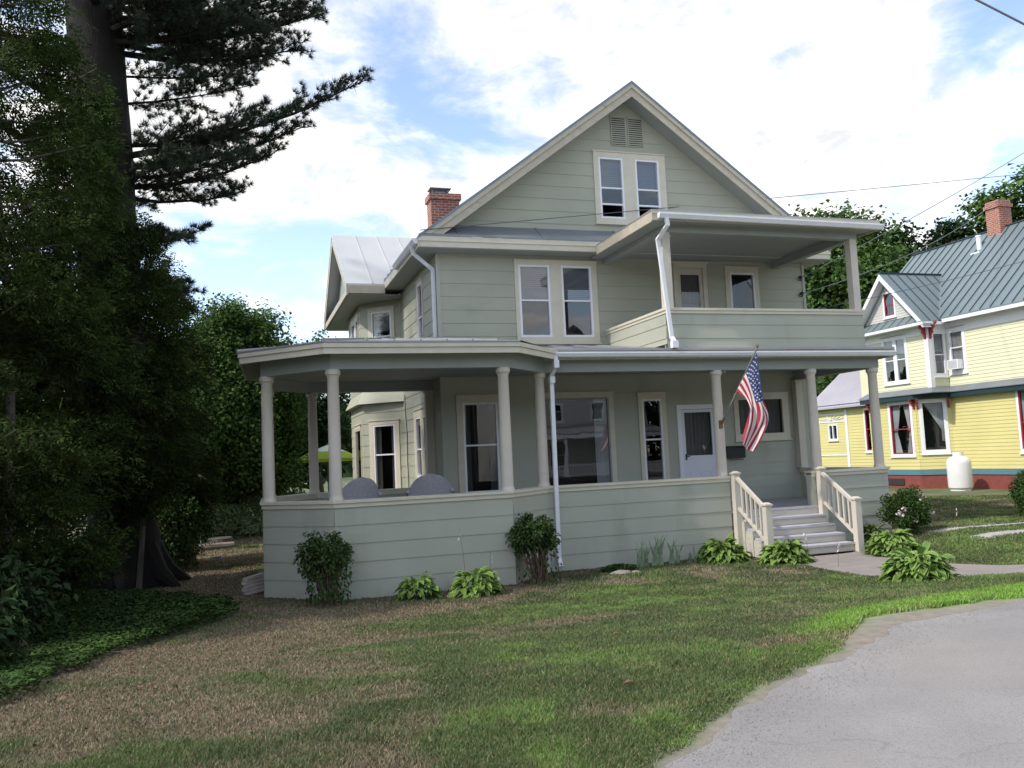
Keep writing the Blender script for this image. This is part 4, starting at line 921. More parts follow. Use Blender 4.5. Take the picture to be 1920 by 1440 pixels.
# windows
def yw(fr, trim, panes, mids, red=True, cur=None, tm='ywhite'):
    return window(yh, fr, trim, panes, mids, sash=.045, sm_='red' if red else 'vinyl', tm=tm, curtain=cur, glass='glass', depth=.03, head=False, rd=.45, e=.05)
yw(FW_, (-11.66, -10.42, 1.48, 3.54), p_low, [2.5], cur='tieback'); yw(FC, (.08, 1.02, 1.55, 3.54), p_ch, None, red=False, cur='swag')
yw(FM, (-13.98, -12.87, 1.66, 3.46), p_ext, [2.6]); yw(FM, (-6.68, -5.67, 1.5, 3.54), p_r, [2.5], cur='tieback')
yw(FW_, (-11.70, -10.40, 4.20, 6.0), p_up, [5.1, 5.1], red=False, cur='topblind'); yw(FR, (.14, .76, 4.30, 6.05), p_ret, [5.1], red=False, cur='full')
yw(FM, (-9.30, -8.52, 4.36, 6.05), p_ac, [5.3], red=False, cur='full'); yw(FM, (-4.15, -3.35, 4.25, 6.05), p_u2, [5.2], red=False)
yw(Frame((XW-.05, 0, 0), (0, -1, 0), (-1, 0, 0)), (-11.40, -10.76, 6.73, 7.72), p_g, [7.2])
yw(FM, (-16.25, -15.62, 2.2, 2.9), p_sm, None, red=False)
mb = MB(); FM.box(mb, -16.85, -15.12, 1.55, 1.61, .014, .035); FM.box(mb, -16.95, -16.85, 1.0, 3.3, .012, .03); FM.box(mb, -16.85, -15.12, 2.98, 3.04, .014, .03); FM.box(mb, -16.85, -15.12, 3.3, 3.36, .012, .03)
for k in range(9): a = pi*k/8; c = FM.p(-15.98, 3.05, .03); e = FM.p(-15.98+.78*cos(a), 3.05+.24*sin(a), .03); mb.bar(c, e, .02, .02)
mb.build('door_trim', M['ywhite'], yh)
mb = MB(); FW_.box(mb, -11.95, -11.1, .42, .66, .015, .03); mb.build('cellar_window', M['room'], yh)
# eave brackets
def bracket(fr, u, z, name='bracket', s=1.0):
    mb = MB(); prof = [(0, 0), (.34, 0), (.34, -.07), (.24, -.12), (.26, -.2), (.14, -.28), (.16, -.38), (.06, -.46), (.07, -.56), (0, -.62)]
    prof = [(a*s, b*s) for a, b in prof]; n = len(prof); vs = [fr.p(u-.035, z+b, a+.03) for a, b in prof]+[fr.p(u+.035, z+b, a+.03) for a, b in prof]
    mb.add(vs, [tuple(range(n-1, -1, -1)), tuple(range(n, 2*n))]+[(i, (i+1) % n, n+(i+1) % n, n+i) for i in range(n)]); return mb.build(name, M['red'], yh)
bracket(FW_, -9.47, 6.28); bracket(FR, .07, 6.28); bracket(FW_, -10.30, 3.56, s=.6); bracket(FC, .06, 3.56, s=.6); bracket(FC, 1.08, 3.56, s=.6); bracket(FW_, -12.6, 3.56, s=.6)
# roofs
EXm, EZm, RXm, RZm = 18.62, 6.40, 22.3, 9.95; sm_s = (RZm-EZm)/(RXm-EXm); RXE = 26.0
mb = MB()
def slab(mb, q, t=.07, mi=0): mb.add([(x, y, z-t) for x, y, z in q]+list(q), [(0, 3, 2, 1), (4, 5, 6, 7), (0, 1, 5, 4), (1, 2, 6, 5), (2, 3, 7, 6), (3, 0, 4, 7)], mi)
slab(mb, [(EXm, -3.4, EZm), (RXm, -3.4, RZm), (RXm, 14.1, RZm), (EXm, 14.1, EZm)]); slab(mb, [(RXm, -3.4, RZm), (RXE, -3.4, EZm), (RXE, 14.1, EZm), (RXm, 14.1, RZm)])
gx = 17.8; gy = 11.09; gz = 8.42; gs = 1.105; xi = EXm+(gz-EZm)/sm_s
for s in (-1, 1):
    yf = gy+s*1.92; zf = gz-1.92*gs
    slab(mb, [(gx, gy, gz), (xi, gy, gz), (EXm-.05, yf, zf), (gx, yf, zf)][::s])
ro = mb.build('roof', M['ygreen'], yh)
mb = MB()
y = 13.9
while y > -3.3:
    x0 = EXm
    if gy-1.92 < y < gy+1.92: x0 = EXm+(gz-abs(y-gy)*gs-EZm)/sm_s+.1
    mb.bar((x0, y, EZm+(x0-EXm)*sm_s+.012), (RXm, y, RZm+.012), .03, .04); y -= .43
for x in np.arange(18.15, xi, .43):
    for s in (-1, 1):
        zt = gz; xm_z = EZm+(x-EXm)*sm_s; tl = min(1.92, (gz-max(xm_z, 0))/gs) if x > EXm else 1.92
        if tl > .1: mb.bar((x, gy, gz+.012), (x, gy+s*tl, gz-tl*gs+.012), .03, .04)
mb.bar((gx, gy, gz+.02), (xi, gy, gz+.02), .10, .04); mb.bar((RXm, -3.4, RZm+.02), (RXm, 14.1, RZm+.02), .12, .04)
mb.build('roof_seams', M['yseam'], ro)
mb = MB()                                              # white rakes, fascia and soffit
for s in (-1, 1):
    yf = gy+s*1.95; zf = gz-1.95*gs
    mb.hexa([(gx-.03, gy, gz-.27), (gx-.03, yf, zf-.22), (gx+.02, yf, zf-.22), (gx+.02, gy, gz-.27), (gx-.03, gy, gz-.05), (gx-.03, yf, zf-.05), (gx+.02, yf, zf-.05), (gx+.02, gy, gz-.05)])
    mb.quad((gx+.02, gy, gz-.25), (gx+.02, yf, zf-.2), (XW, yf, zf-.2), (XW, gy, gz-.25))
mb.box(EXm-.02, EXm+.03, -3.4, 9.1, 6.22, 6.34); mb.box(EXm+.03, XM, -3.4, 9.1, 6.28, 6.30); mb.box(gx-.05, gx-.01, 9.12, 13.05, 6.16, 6.27); mb.box(gx-.01, XW, 9.12, 13.05, 6.17, 6.19); mb.box(gx, EXm, 9.12, 9.16, 6.16, 6.27); mb.box(XW, XM, 9.14, 9.4, 6.2, 6.22)
mb.build('fascia', M['ywhite'], yh)
mb = MB(); q = [(gx-.05, 9.1, 6.28), (XW-.03, 9.5, 6.62), (XW-.03, 12.7, 6.62), (gx-.05, 13.08, 6.28)]; mb.add(q+[(x, y, z-.02) for x, y, z in q], [(0, 3, 2, 1), (4, 5, 6, 7), (0, 1, 5, 4), (1, 2, 6, 5), (2, 3, 7, 6), (3, 0, 4, 7)])
for y in np.arange(9.5, 12.9, .43): mb.bar((gx-.04, y, 6.30), (XW-.04, y, 6.635), .025, .03)
mb.build('pent_roof', M['ygreen'], yh)
mb = MB(); slab(mb, [(18.7, 12.75, 3.62), (21.4, 12.75, 5.75), (21.4, 17.4, 5.75), (18.7, 17.4, 3.62)]); slab(mb, [(21.4, 12.75, 5.75), (25.6, 12.75, 3.6), (25.6, 17.4, 3.6), (21.4, 17.4, 5.75)])
er = mb.build('porch_roof', M['tin'], yh); mb = MB()
for y in np.arange(12.9, 17.4, .18): mb.bar((18.72, y, 3.635), (21.4, y, 5.755), .03, .02)
mb.build('roof_ribs', M['tin'], er)
ch = MB(); ch.box(22.0, 22.6, 9.35, 9.95, 9.4, 10.98); ch.box(21.95, 22.65, 9.3, 10.0, 10.7, 10.85); c = ch.build('chimney', M['brick'], yh)
mb = MB(); mb.lathe([(.09, -.5), (.09, .35), (.11, .36), (.11, .42)], (21.55, 9.95, 9.3), 12); mb.box(21.3, 21.6, 9.75, 10.15, 9.0, 9.06); mb.build('vent_pipe', M['white'], yh)
ac = MB(); FM.box(ac, -9.18, -8.7, 4.52, 4.86, -.1, .25); ao = ac.build('air_conditioner', M['white']); tag(ao, 'boxy white air conditioner in an upstairs window of the yellow house', 'air conditioner')
g_ = MB()
for i in range(9): FM.box(g_, -9.14, -8.74, 4.56+i*.032, 4.566+i*.032, .252, .258)
go = g_.build('grille', M['rooflead'], ao)
# propane tank
tk = empty('propane_tank', (18.0, 8.3, .28)); tag(tk, 'white upright propane tank with rust streaks beside the yellow house', 'tank')
mb = MB(); prof = [(.30, .06), (.375, .12), (.385, .2), (.385, .95), (.375, 1.02), (.33, 1.11), (.24, 1.17), (.12, 1.19)]; mb.lathe(prof, (18.0, 8.3, .28), 28); mb.build('tank_body', M['tank'], tk, smooth=True)
mb = MB(); mb.lathe([(.33, 0), (.33, .07), (.30, .07)], (18.0, 8.3, .28), 24); mb.build('foot_ring', M['tank'], tk)
mb = MB()
for k in range(15): a = .5+5.3*k/15; b = .5+5.3*(k+1)/15; mb.hexa([(18+.15*cos(a), 8.3+.15*sin(a), 1.44), (18+.17*cos(a), 8.3+.17*sin(a), 1.44), (18+.17*cos(b), 8.3+.17*sin(b), 1.44), (18+.15*cos(b), 8.3+.15*sin(b), 1.44), (18+.15*cos(a), 8.3+.15*sin(a), 1.60), (18+.17*cos(a), 8.3+.17*sin(a), 1.60), (18+.17*cos(b), 8.3+.17*sin(b), 1.60), (18+.15*cos(b), 8.3+.15*sin(b), 1.60)])
mb.build('collar', M['tank'], tk); mb = MB(); mb.lathe([(.04, 0), (.04, .07), (.06, .08), (.06, .1)], (18, 8.3, 1.46), 12); mb.build('valve', M['brass'], tk)
# ------------------------------------------------------------------ house across the street (seen mirrored in the picture window)
oh = empty('house', (15, -34, .4)); tag(oh, 'pale house across the street, mirrored in the large porch window', 'house')
FO = Frame((10, -30.5, .3), (1, 0, 0), (0, 1, 0)); mb = MB(); op = [(2.0, 2.7, 4.0, 5.0), (3.4, 4.1, 4.0, 5.0), (6.2, 6.9, 4.0, 5.0), (3.2, 4.2, .9, 2.6), (7.3, 8.3, .9, 2.6)]
siding(mb, FO, 0, 10, 0, 6.2, .12, [hole(p) for p in op], 0, seams=0); g0 = lambda z: 5-(9.8-z)/.72; g1 = lambda z: 5+(9.8-z)/.72
siding(mb, FO, g0, g1, 6.2, 9.7, .12, [], 0, seams=0); mb.quad((10, -30.5, .3), (10, -39, .3), (10, -39, 6.5), (10, -30.5, 6.5)); mb.quad((20, -30.5, .3), (20, -39, .3), (20, -39, 6.5), (20, -30.5, 6.5)); mb.build('wall', M['lattice'], oh)
for p in op: window(oh, FO, (p[0]-.13, p[1]+.13, p[2]-.13, p[3]+.13), [p], [(p[2]+p[3])/2], tm='ywhite', head=False)
mb = MB(); 
for s in (-1, 1): slab(mb, [(15, -30.1, 10.3), (15, -39.4, 10.3), (15+s*5.4, -39.4, 6.35), (15+s*5.4, -30.1, 6.35)][::s])
mb.build('roof', M['ygreen'], oh)
mb = MB(); slab(mb, [(9.8, -30.45, 3.9), (20.2, -30.45, 3.9), (20.2, -28.0, 3.35), (9.8, -28.0, 3.35)]); mb.build('porch_roof', M['roofgrey'], oh)
mb = MB(); mb.box(9.8, 20.2, -28.1, -28.0, 3.05, 3.27); mb.build('fascia', M['ywhite'], oh); mb = MB(); mb.box(9.9, 20.1, -30.4, -28.1, .5, .7); mb.build('porch_floor', M['floor'], oh)
for x in (10.1, 13.4, 16.6, 19.9): mb = MB(); mb.lathe([(.12, .7), (.10, 3.05)], (x, -28.2, 0), 14); mb.build('column', M['ywhite'], oh, smooth=True)
for a, b in ((10.2, 13.3), (13.5, 16.5), (16.7, 19.8)):
    mb = MB(); mb.box(a, b, -28.23, -28.17, 1.45, 1.51); mb.box(a, b, -28.22, -28.18, .85, .9)
    for x in np.arange(a+.1, b, .13): mb.box(x, x+.035, -28.215, -28.185, .9, 1.45)
    mb.build('railing', M['ywhite'], oh)
# ------------------------------------------------------------------ utility wires
def wire(pts, r, label, sag=.0):
    mb = MB(); P0, P1 = Vector(pts[0]), Vector(pts[-1]); n = 24
    mb.tube([P0.lerp(P1, i/n)-Vector((0, 0, sag*4*(i/n)*(1-i/n))) for i in range(n+1)], r, 6); o = mb.build('utility_wire', M['wire'], smooth=True); tag(o, label, 'wire', 'overhead wires'); return o
wire([(-1.72, 2.06, 6.93), (35.2, 5.2, 12.7)], .009, 'thin cable running from the green house eave corner off to the right', .08)
wire([(3.6, -.5, 14.4), (13.5, -5.9, 5.75)], .02, 'thick dark overhead wire crossing the top right corner of the sky', 0)
wire([(7.87, 2.50, 6.22), (26.5, 6.2, 15.2)], .010, 'thin wire rising steeply from the green house corner through the right sky', .25)
wire([(7.87, 2.50, 5.82), (22.0, 9.4, 10.9)], .012, 'cable from the green house corner toward the brick chimney, crossing the trees', .35)
wire([(7.87, 2.50, 5.37), (16.5, -1.2, 7.25)], .008, 'lowest wire, drooping in front of the green metal roof', .15)
# ------------------------------------------------------------------ vegetation
def rot_frames(nrm, rng):
    """unit tangent pairs for an array of normals"""
    n = nrm/np.linalg.norm(nrm, axis=1, keepdims=True); r = rng.normal(size=n.shape); t = np.cross(n, r); t /= np.linalg.norm(t, axis=1, keepdims=True); return n, t, np.cross(n, t)
def leaf_mesh(name, C, nrm, size, mat, parent=None, aspect=.6, rng=RNG, tdir=None, fold=.15, vcols=None):
    """one pointed leaf (4 vertices, creased) per centre"""
    C = np.asarray(C); N_ = len(C); size = np.broadcast_to(size, (N_,))[:, None]
    n, t, b = rot_frames(nrm, rng)
    if tdir is not None:
        t = tdir/np.linalg.norm(tdir, axis=1, keepdims=True); b = np.cross(n, t); b /= np.maximum(1e-6, np.linalg.norm(b, axis=1, keepdims=True)); n = np.cross(t, b)
    V = np.empty((N_, 4, 3)); V[:, 0] = C-t*size*.5; V[:, 1] = C+b*size*.5*aspect+n*size*fold-t*size*.05; V[:, 2] = C+t*size*.5; V[:, 3] = C-b*size*.5*aspect+n*size*fold-t*size*.05
    F = np.arange(N_*4).reshape(N_, 4)
    return np_mesh(name, V.reshape(-1, 3), F, mat, parent, vcols=None if vcols is None else np.repeat(vcols, 4, axis=0))
def trunk(mb, pts, rads, n=14, wob=.06):
    """bark tube with uneven section"""
    off = len(mb.v); mb.tube(pts, rads, n, cap=True); k = 0
    for i in range(len(pts)):
        c = Vector(pts[i])
        for j in range(n):
            v = Vector(mb.v[off+k]); s = 1+wob*(random.random()-.5)*2; mb.v[off+k] = tuple(c+(v-c)*s); k += 1
def tree(name, label, cat_, base, th, crown, lobes, nl, ls, mat_, group=None, seed=1, bark='bark2', r0=.2, lean=(0, 0), shell=.55, stems=None):
    """crown=(cx,cy,cz,rx,ry,rz)"""
    rng = np.random.default_rng(seed); root = empty(name, base); tag(root, label, cat_, group)
    cx, cy, cz, rx, ry, rz = crown; c = np.array([cx, cy, cz]); R = np.array([rx, ry, rz])*1.06
    d = rng.normal(size=(lobes, 3)); d /= np.linalg.norm(d, axis=1, keepdims=True); rr = rng.uniform(.45, .90, (lobes, 1)); lc = c+d*R*rr; lr = rng.uniform(.20, .40, lobes)*R.mean()*(1.1-rr[:, 0]*.35)
    mb = MB(); top = Vector((cx, cy, cz+rz*.5)); b = Vector(base)
    pts = [b+(top-b)*t+Vector((sin(t*5+seed)*.08, cos(t*4+seed)*.08, 0)) for t in np.linspace(0, 1, 9)]; rads = [r0*1.3]+[r0*(1-.85*t) for t in np.linspace(.1, 1, 8)]
    trunk(mb, pts, rads)
    for i in range(min(lobes, 26)):
        q = Vector(lc[i]); t0 = min(.95, max(.18, (q.z-base[2]-.35*(q-top).length)/(top.z-base[2])*.8)); s = b+(top-b)*t0; m = (s+q)/2+Vector((0, 0, -.08*(q-s).length)); mb.tube([s, m, q], [r0*.35*(1-t0*.5), r0*.2, r0*.06], 6)
    mb.build('trunk', M[bark], root, smooth=True)
    w = lr**2; k = rng.choice(lobes, nl, p=w/w.sum()); u = rng.normal(size=(nl, 3)); u /= np.linalg.norm(u, axis=1, keepdims=True)
    rad = lr[k]*(rng.random(nl)**.4)*(1+.25*rng.normal(size=nl)*.6)
    # leaves gather in twig clumps
    tw = rng.normal(size=(nl//14+1, 3)); P_ = lc[k]+u*rad[:, None]*np.array([1, 1, .85]); 
    cl = rng.integers(0, nl, nl//10); src = P_[cl]; pick = rng.integers(0, len(cl), nl); Q = src[pick]+rng.normal(size=(nl, 3))*ls*1.2; mixm = rng.random(nl) < .8; P_ = np.where(mixm[:, None], Q, P_)
    P_ = P_[P_[:, 2] > base[2]+.15]; n_ = len(P_); nr = (P_-c)/R; nr = nr*.5+rng.normal(size=(n_, 3))*.6+np.array([0, 0, .7])
    leaf_mesh('crown', P_, nr, ls*rng.uniform(.6, 1.3, n_), M[mat_], root, .75, rng)
    return root
# --- big trees behind
BT = 'trees standing behind the green house'
tree('maple_tree', 'rounded dark green maple tree behind the porch pavilion', 'tree', (-5.6, 14.5, 0), 2, (-5.5, 13.6, 4.45, 2.0, 2.2, 3.5), 110, 120000, .12, 'maple', BT, 5, r0=.28)
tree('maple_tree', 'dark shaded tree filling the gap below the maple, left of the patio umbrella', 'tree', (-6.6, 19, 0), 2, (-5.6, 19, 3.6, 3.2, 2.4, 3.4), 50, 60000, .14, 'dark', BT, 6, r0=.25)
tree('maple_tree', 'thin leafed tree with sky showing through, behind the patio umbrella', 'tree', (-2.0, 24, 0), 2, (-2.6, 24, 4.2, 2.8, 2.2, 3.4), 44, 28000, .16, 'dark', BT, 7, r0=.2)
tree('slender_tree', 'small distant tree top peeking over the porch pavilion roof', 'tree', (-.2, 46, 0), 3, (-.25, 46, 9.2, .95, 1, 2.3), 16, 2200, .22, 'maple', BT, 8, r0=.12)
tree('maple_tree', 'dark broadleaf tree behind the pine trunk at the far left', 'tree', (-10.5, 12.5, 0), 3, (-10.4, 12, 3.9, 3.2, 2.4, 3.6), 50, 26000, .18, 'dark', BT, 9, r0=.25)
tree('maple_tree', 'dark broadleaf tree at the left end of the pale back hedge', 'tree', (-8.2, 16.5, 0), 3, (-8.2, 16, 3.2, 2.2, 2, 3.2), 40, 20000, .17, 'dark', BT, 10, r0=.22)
RT_ = 'trees standing behind the yellow house'
for i, (lb, base, cr, nl, m_) in enumerate([
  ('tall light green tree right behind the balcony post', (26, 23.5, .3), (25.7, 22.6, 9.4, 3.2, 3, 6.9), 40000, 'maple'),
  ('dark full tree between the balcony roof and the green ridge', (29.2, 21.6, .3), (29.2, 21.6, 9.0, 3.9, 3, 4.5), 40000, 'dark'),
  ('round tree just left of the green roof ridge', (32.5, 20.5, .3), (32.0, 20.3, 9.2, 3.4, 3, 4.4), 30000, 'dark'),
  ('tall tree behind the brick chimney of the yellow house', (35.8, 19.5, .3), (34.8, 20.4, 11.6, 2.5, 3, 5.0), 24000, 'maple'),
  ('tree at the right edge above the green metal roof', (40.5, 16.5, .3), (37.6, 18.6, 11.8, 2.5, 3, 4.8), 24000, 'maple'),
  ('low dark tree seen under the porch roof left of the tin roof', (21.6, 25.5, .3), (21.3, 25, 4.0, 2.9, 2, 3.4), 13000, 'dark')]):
    tree('broadleaf_tree', lb, 'tree', base, 3, cr, 46, nl, .27, m_, RT_, 20+i, r0=.3)
for i, (lb, x, y) in enumerate([('spreading tree beyond the street behind the photographer', 1.5, -33), ('broad tree left of the house across the street', -7, -31), ('leafy tree right of the house across the street', 25, -33)]):
    tree('street_tree', lb, 'tree', (x, y, .4), 3, (x, y, 5.8, 3.6, 3.6, 3.8), 34, 6000, .42, 'dark', 'trees across the street', 40+i, r0=.3)
# far wood all round
def far_wood():
    rng = np.random.default_rng(77); n = 60000; a = rng.uniform(0, 2*pi, n); r = 105+14*rng.random(n); hh = 6.5+5*vnoise(a*40, a*0, 1.1, 3)+3*vnoise(a*40, a*0+5, .35, 4)
    z = hh*rng.random(n)**.75; P_ = np.c_[r*np.cos(a)+5, r*np.sin(a), z]; nr = np.c_[-np.cos(a), -np.sin(a), np.full(n, .6)]+rng.normal(size=(n, 3))*.6
    o = leaf_mesh('woodland', P_, nr, rng.uniform(.9, 2.0, n), M['dark'], None, .8, rng); tag(o, 'far band of woodland closing the view behind the houses', 'woodland', kind='stuff')
far_wood()
# --- the big white pine
def pine():
    rng = np.random.default_rng(5); rnd = random.Random(5)
    root = empty('pine_tree', (-7.5, 3, 0)); tag(root, 'huge white pine with thick dark trunk on the left', 'tree')
    mb = MB(); zs = [0, .25, .6, 1.2, 2.0, 4, 6, 8, 10, 12, 15, 18, 21, 24]; X = lambda z: -7.50-.044*z
    rads = [.86, .74, .66, .61, .585, .565, .55, .54, .53, .51, .44, .34, .2, .06]
    zz = np.interp(np.linspace(0, 13, 40), range(14), zs); trunk(mb, [(X(z), 2.98, z) for z in zz], [float(np.interp(z, zs, rads)) for z in zz], 26, .045)
    for k in range(7):                                   # root flare
        a = k*.9+.3; mb.tube([(X(0)+.45*cos(a), 2.98+.45*sin(a), .75), (X(0)+.72*cos(a), 2.98+.72*sin(a), .25), (X(0)+1.15*cos(a), 2.98+1.15*sin(a), -.02)], [.22, .2, .08], 8)
    mb.build('trunk', M['bark'], root, smooth=True)
    bm_ = MB(); TV = []; TF = []
    needles = []
    def tuft(p, d, n=34, L=.15, w=.011):
        needles.append((p, d, n, L, w))
    def branch(p, q, up=.0, r=.09, dens=1.0, t0=.2, tl=1.0, droop=-.12):
        if p[0] > -7.6: p = (-7.75, p[1]*.5+1.49, p[2])
        p = Vector(p); q = Vector(q); L = (q-p).length; m1 = p.lerp(q, .35)+Vector((0, 0, droop*L*.5)); m2 = p.lerp(q, .7)+Vector((0, 0, droop*L*.45))
        pts = [p, m1, m2, q]; bm_.tube(pts, [r, r*.7, r*.4, r*.12], 7)
        def at(t): s = t*3; i = min(2, int(s)); return pts[i].lerp(pts[i+1], s-i)
        t = t0
        while t < 1:
            c = at(t); f = (at(min(1, t+.05))-at(t-.05)).normalized(); tw = (.30*L*(1-t)+.38)*tl*rnd.uniform(.7, 1.15)
            sgn = rnd.choice((-1, 1)); side = f.cross(Vector((0, 0, 1))).normalized()*sgn
            d = (f*rnd.uniform(.5, 1.0)+side*rnd.uniform(.35, 1)+Vector((0, 0, rnd.uniform(-.15, .5)))).normalized(); e = c+d*tw+Vector((0, 0, .05*tw))
            bm_.tube([c, c.lerp(e, .5)-Vector((0, 0, .04*tw)), e], [r*.22, r*.15, .006], 4)
            s = .12
            while s < 1.0:
                pp = c.lerp(e, s); dd = (d+Vector((rnd.uniform(-.7, .7), rnd.uniform(-.7, .7), rnd.uniform(-.2, .8)))).normalized()
                o_ = Vector((rnd.uniform(-.08, .08), rnd.uniform(-.08, .08), rnd.uniform(-.04, .09))); tuft(pp+o_, dd); s += .07/max(.2, tw)/dens
            tuft(e, d, 40); t += .042/dens/max(1, L/3)*rnd.uniform(.7, 1.3)
    Y = 2.98
    # limbs that show against the sky to the right of the trunk
    branch((-7.35, Y-.2, 8.35), (-2.62, Y-.2, 10.42), r=.075, t0=.10, tl=.72, dens=1.05, droop=-.10)
    branch((-7.35, Y+.3, 8.25), (-3.9, Y+.5, 9.55), r=.07, t0=.08, tl=.85, dens=1.0)
    branch((-7.3, Y, 7.8), (-4.62, Y+.1, 8.72), r=.07, t0=.05, tl=.95, dens=1.1)
    branch((-7.3, Y+.3, 7.7), (-5.3, Y+.9, 8.1), r=.05, t0=.05, tl=1.0, dens=1.0); branch((-7.3, Y-.4, 7.95), (-5.2, Y-.9, 8.35), r=.05, t0=.05, tl=.9, dens=1.0); branch((-7.3, Y-.3, 8.6), (-4.8, Y-.7, 9.2), r=.05, t0=.1, tl=.8, dens=1.1)
    branch((-7.3, Y-.3, 6.6), (-5.98, Y-.3, 6.95), r=.035, t0=.25, tl=.6, dens=.9)
    branch((-7.3, Y-.2, 6.0), (-6.3, Y-.5, 5.7), r=.03, t0=.25, tl=.8, dens=.9)
    branch((-7.4, Y-.4, 6.9), (-6.5, Y-1.2, 6.5), r=.03, t0=.25, tl=.8, dens=.9)
    for z in (9.5, 10.1): branch((-7.4, Y, z), (-5.0+rnd.uniform(-.3, .2), Y+rnd.uniform(-.5, .5), z+.45), r=.03, t0=.08, tl=1.1, dens=1.0, droop=-.05)
    branch((-7.4, Y, 10.6), (-4.05, Y-.2, 10.95), r=.07, t0=.05, tl=1.0, dens=1.15); branch((-7.4, Y+.3, 11.0), (-3.5, Y+.4, 12.1), r=.08, t0=.05, tl=1.05, dens=1.15); branch((-7.4, Y-.2, 11.5), (-3.9, Y-.6, 11.7), r=.07, t0=.05, tl=1.1, dens=1.15); branch((-7.4, Y+.4, 10.9), (-4.6, Y+.9, 11.4), r=.07, t0=.05, tl=1.1, dens=1.1)
    branch((-7.4, Y-.4, 11.2), (-4.3, Y-1.0, 11.7), r=.07, t0=.10, tl=1.15, dens=1.15); branch((-7.4, Y-.4, 10.7), (-5.2, Y-1.3, 10.95), r=.07, t0=.10, tl=1.15, dens=1.15)
    branch((-7.5, Y-.5, 11.3), (-6.7, Y-2.6, 11.3), r=.07, t0=.10, tl=1.15, dens=1.15); branch((-7.9, Y-.5, 11.4), (-8.6, Y-2.8, 11.6), r=.10, t0=.1, tl=1.0, dens=1.0)
    branch((-7.5, Y-.5, 10.9), (-5.9, Y-2.2, 11.3), r=.07, t0=.10, tl=1.15, dens=1.15)
    branch((-8.3, Y, 8.2), (-11.2, Y-.3, 10.2), r=.12, t0=.35, tl=.6, dens=.8); branch((-8.3, Y, 5.6), (-10.8, Y+.2, 6.6), r=.11, t0=.4, tl=.6, dens=.7)
    branch((-8.3, Y, 10.3), (-11.6, Y, 12.0), r=.12, t0=.3, tl=.9, dens=1.0); branch((-8.3, Y-.3, 9.3), (-10.9, Y-.9, 10.9), r=.09, t0=.3, tl=.9, dens=.9)
    for k in range(34):                                  # whorls above the frame
        z = 12.4+k*.34; a = k*2.4; L = 4.6*(1-(z-12)/14)+.4; branch((X(z), Y, z), (X(z)+L*cos(a), Y+L*sin(a), z+.25*L), r=.09, t0=.15, tl=1.1, dens=.55 if z > 13.5 else .9)
    bm_.build('limbs', M['bark'], root, smooth=True)
    # needles
    nt = np.array([x[2] for x in needles]); P0 = np.repeat(np.array([x[0][:] for x in needles]), nt, axis=0); D0 = np.repeat(np.array([x[1][:] for x in needles]), nt, axis=0)
    n = len(P0); d = D0+rng.normal(size=(n, 3))*.62; d /= np.linalg.norm(d, axis=1, keepdims=True); L = rng.uniform(.10, .18, n)[:, None]; s = np.cross(d, rng.normal(size=(n, 3))); s /= np.linalg.norm(s, axis=1, keepdims=True); w = .0062
    V = np.stack([P0-s*w, P0+s*w, P0+d*L], axis=1).reshape(-1, 3); np_mesh('needles', V, np.arange(n*3).reshape(n, 3), M['needle'], root)
    return n
print('needles', pine())
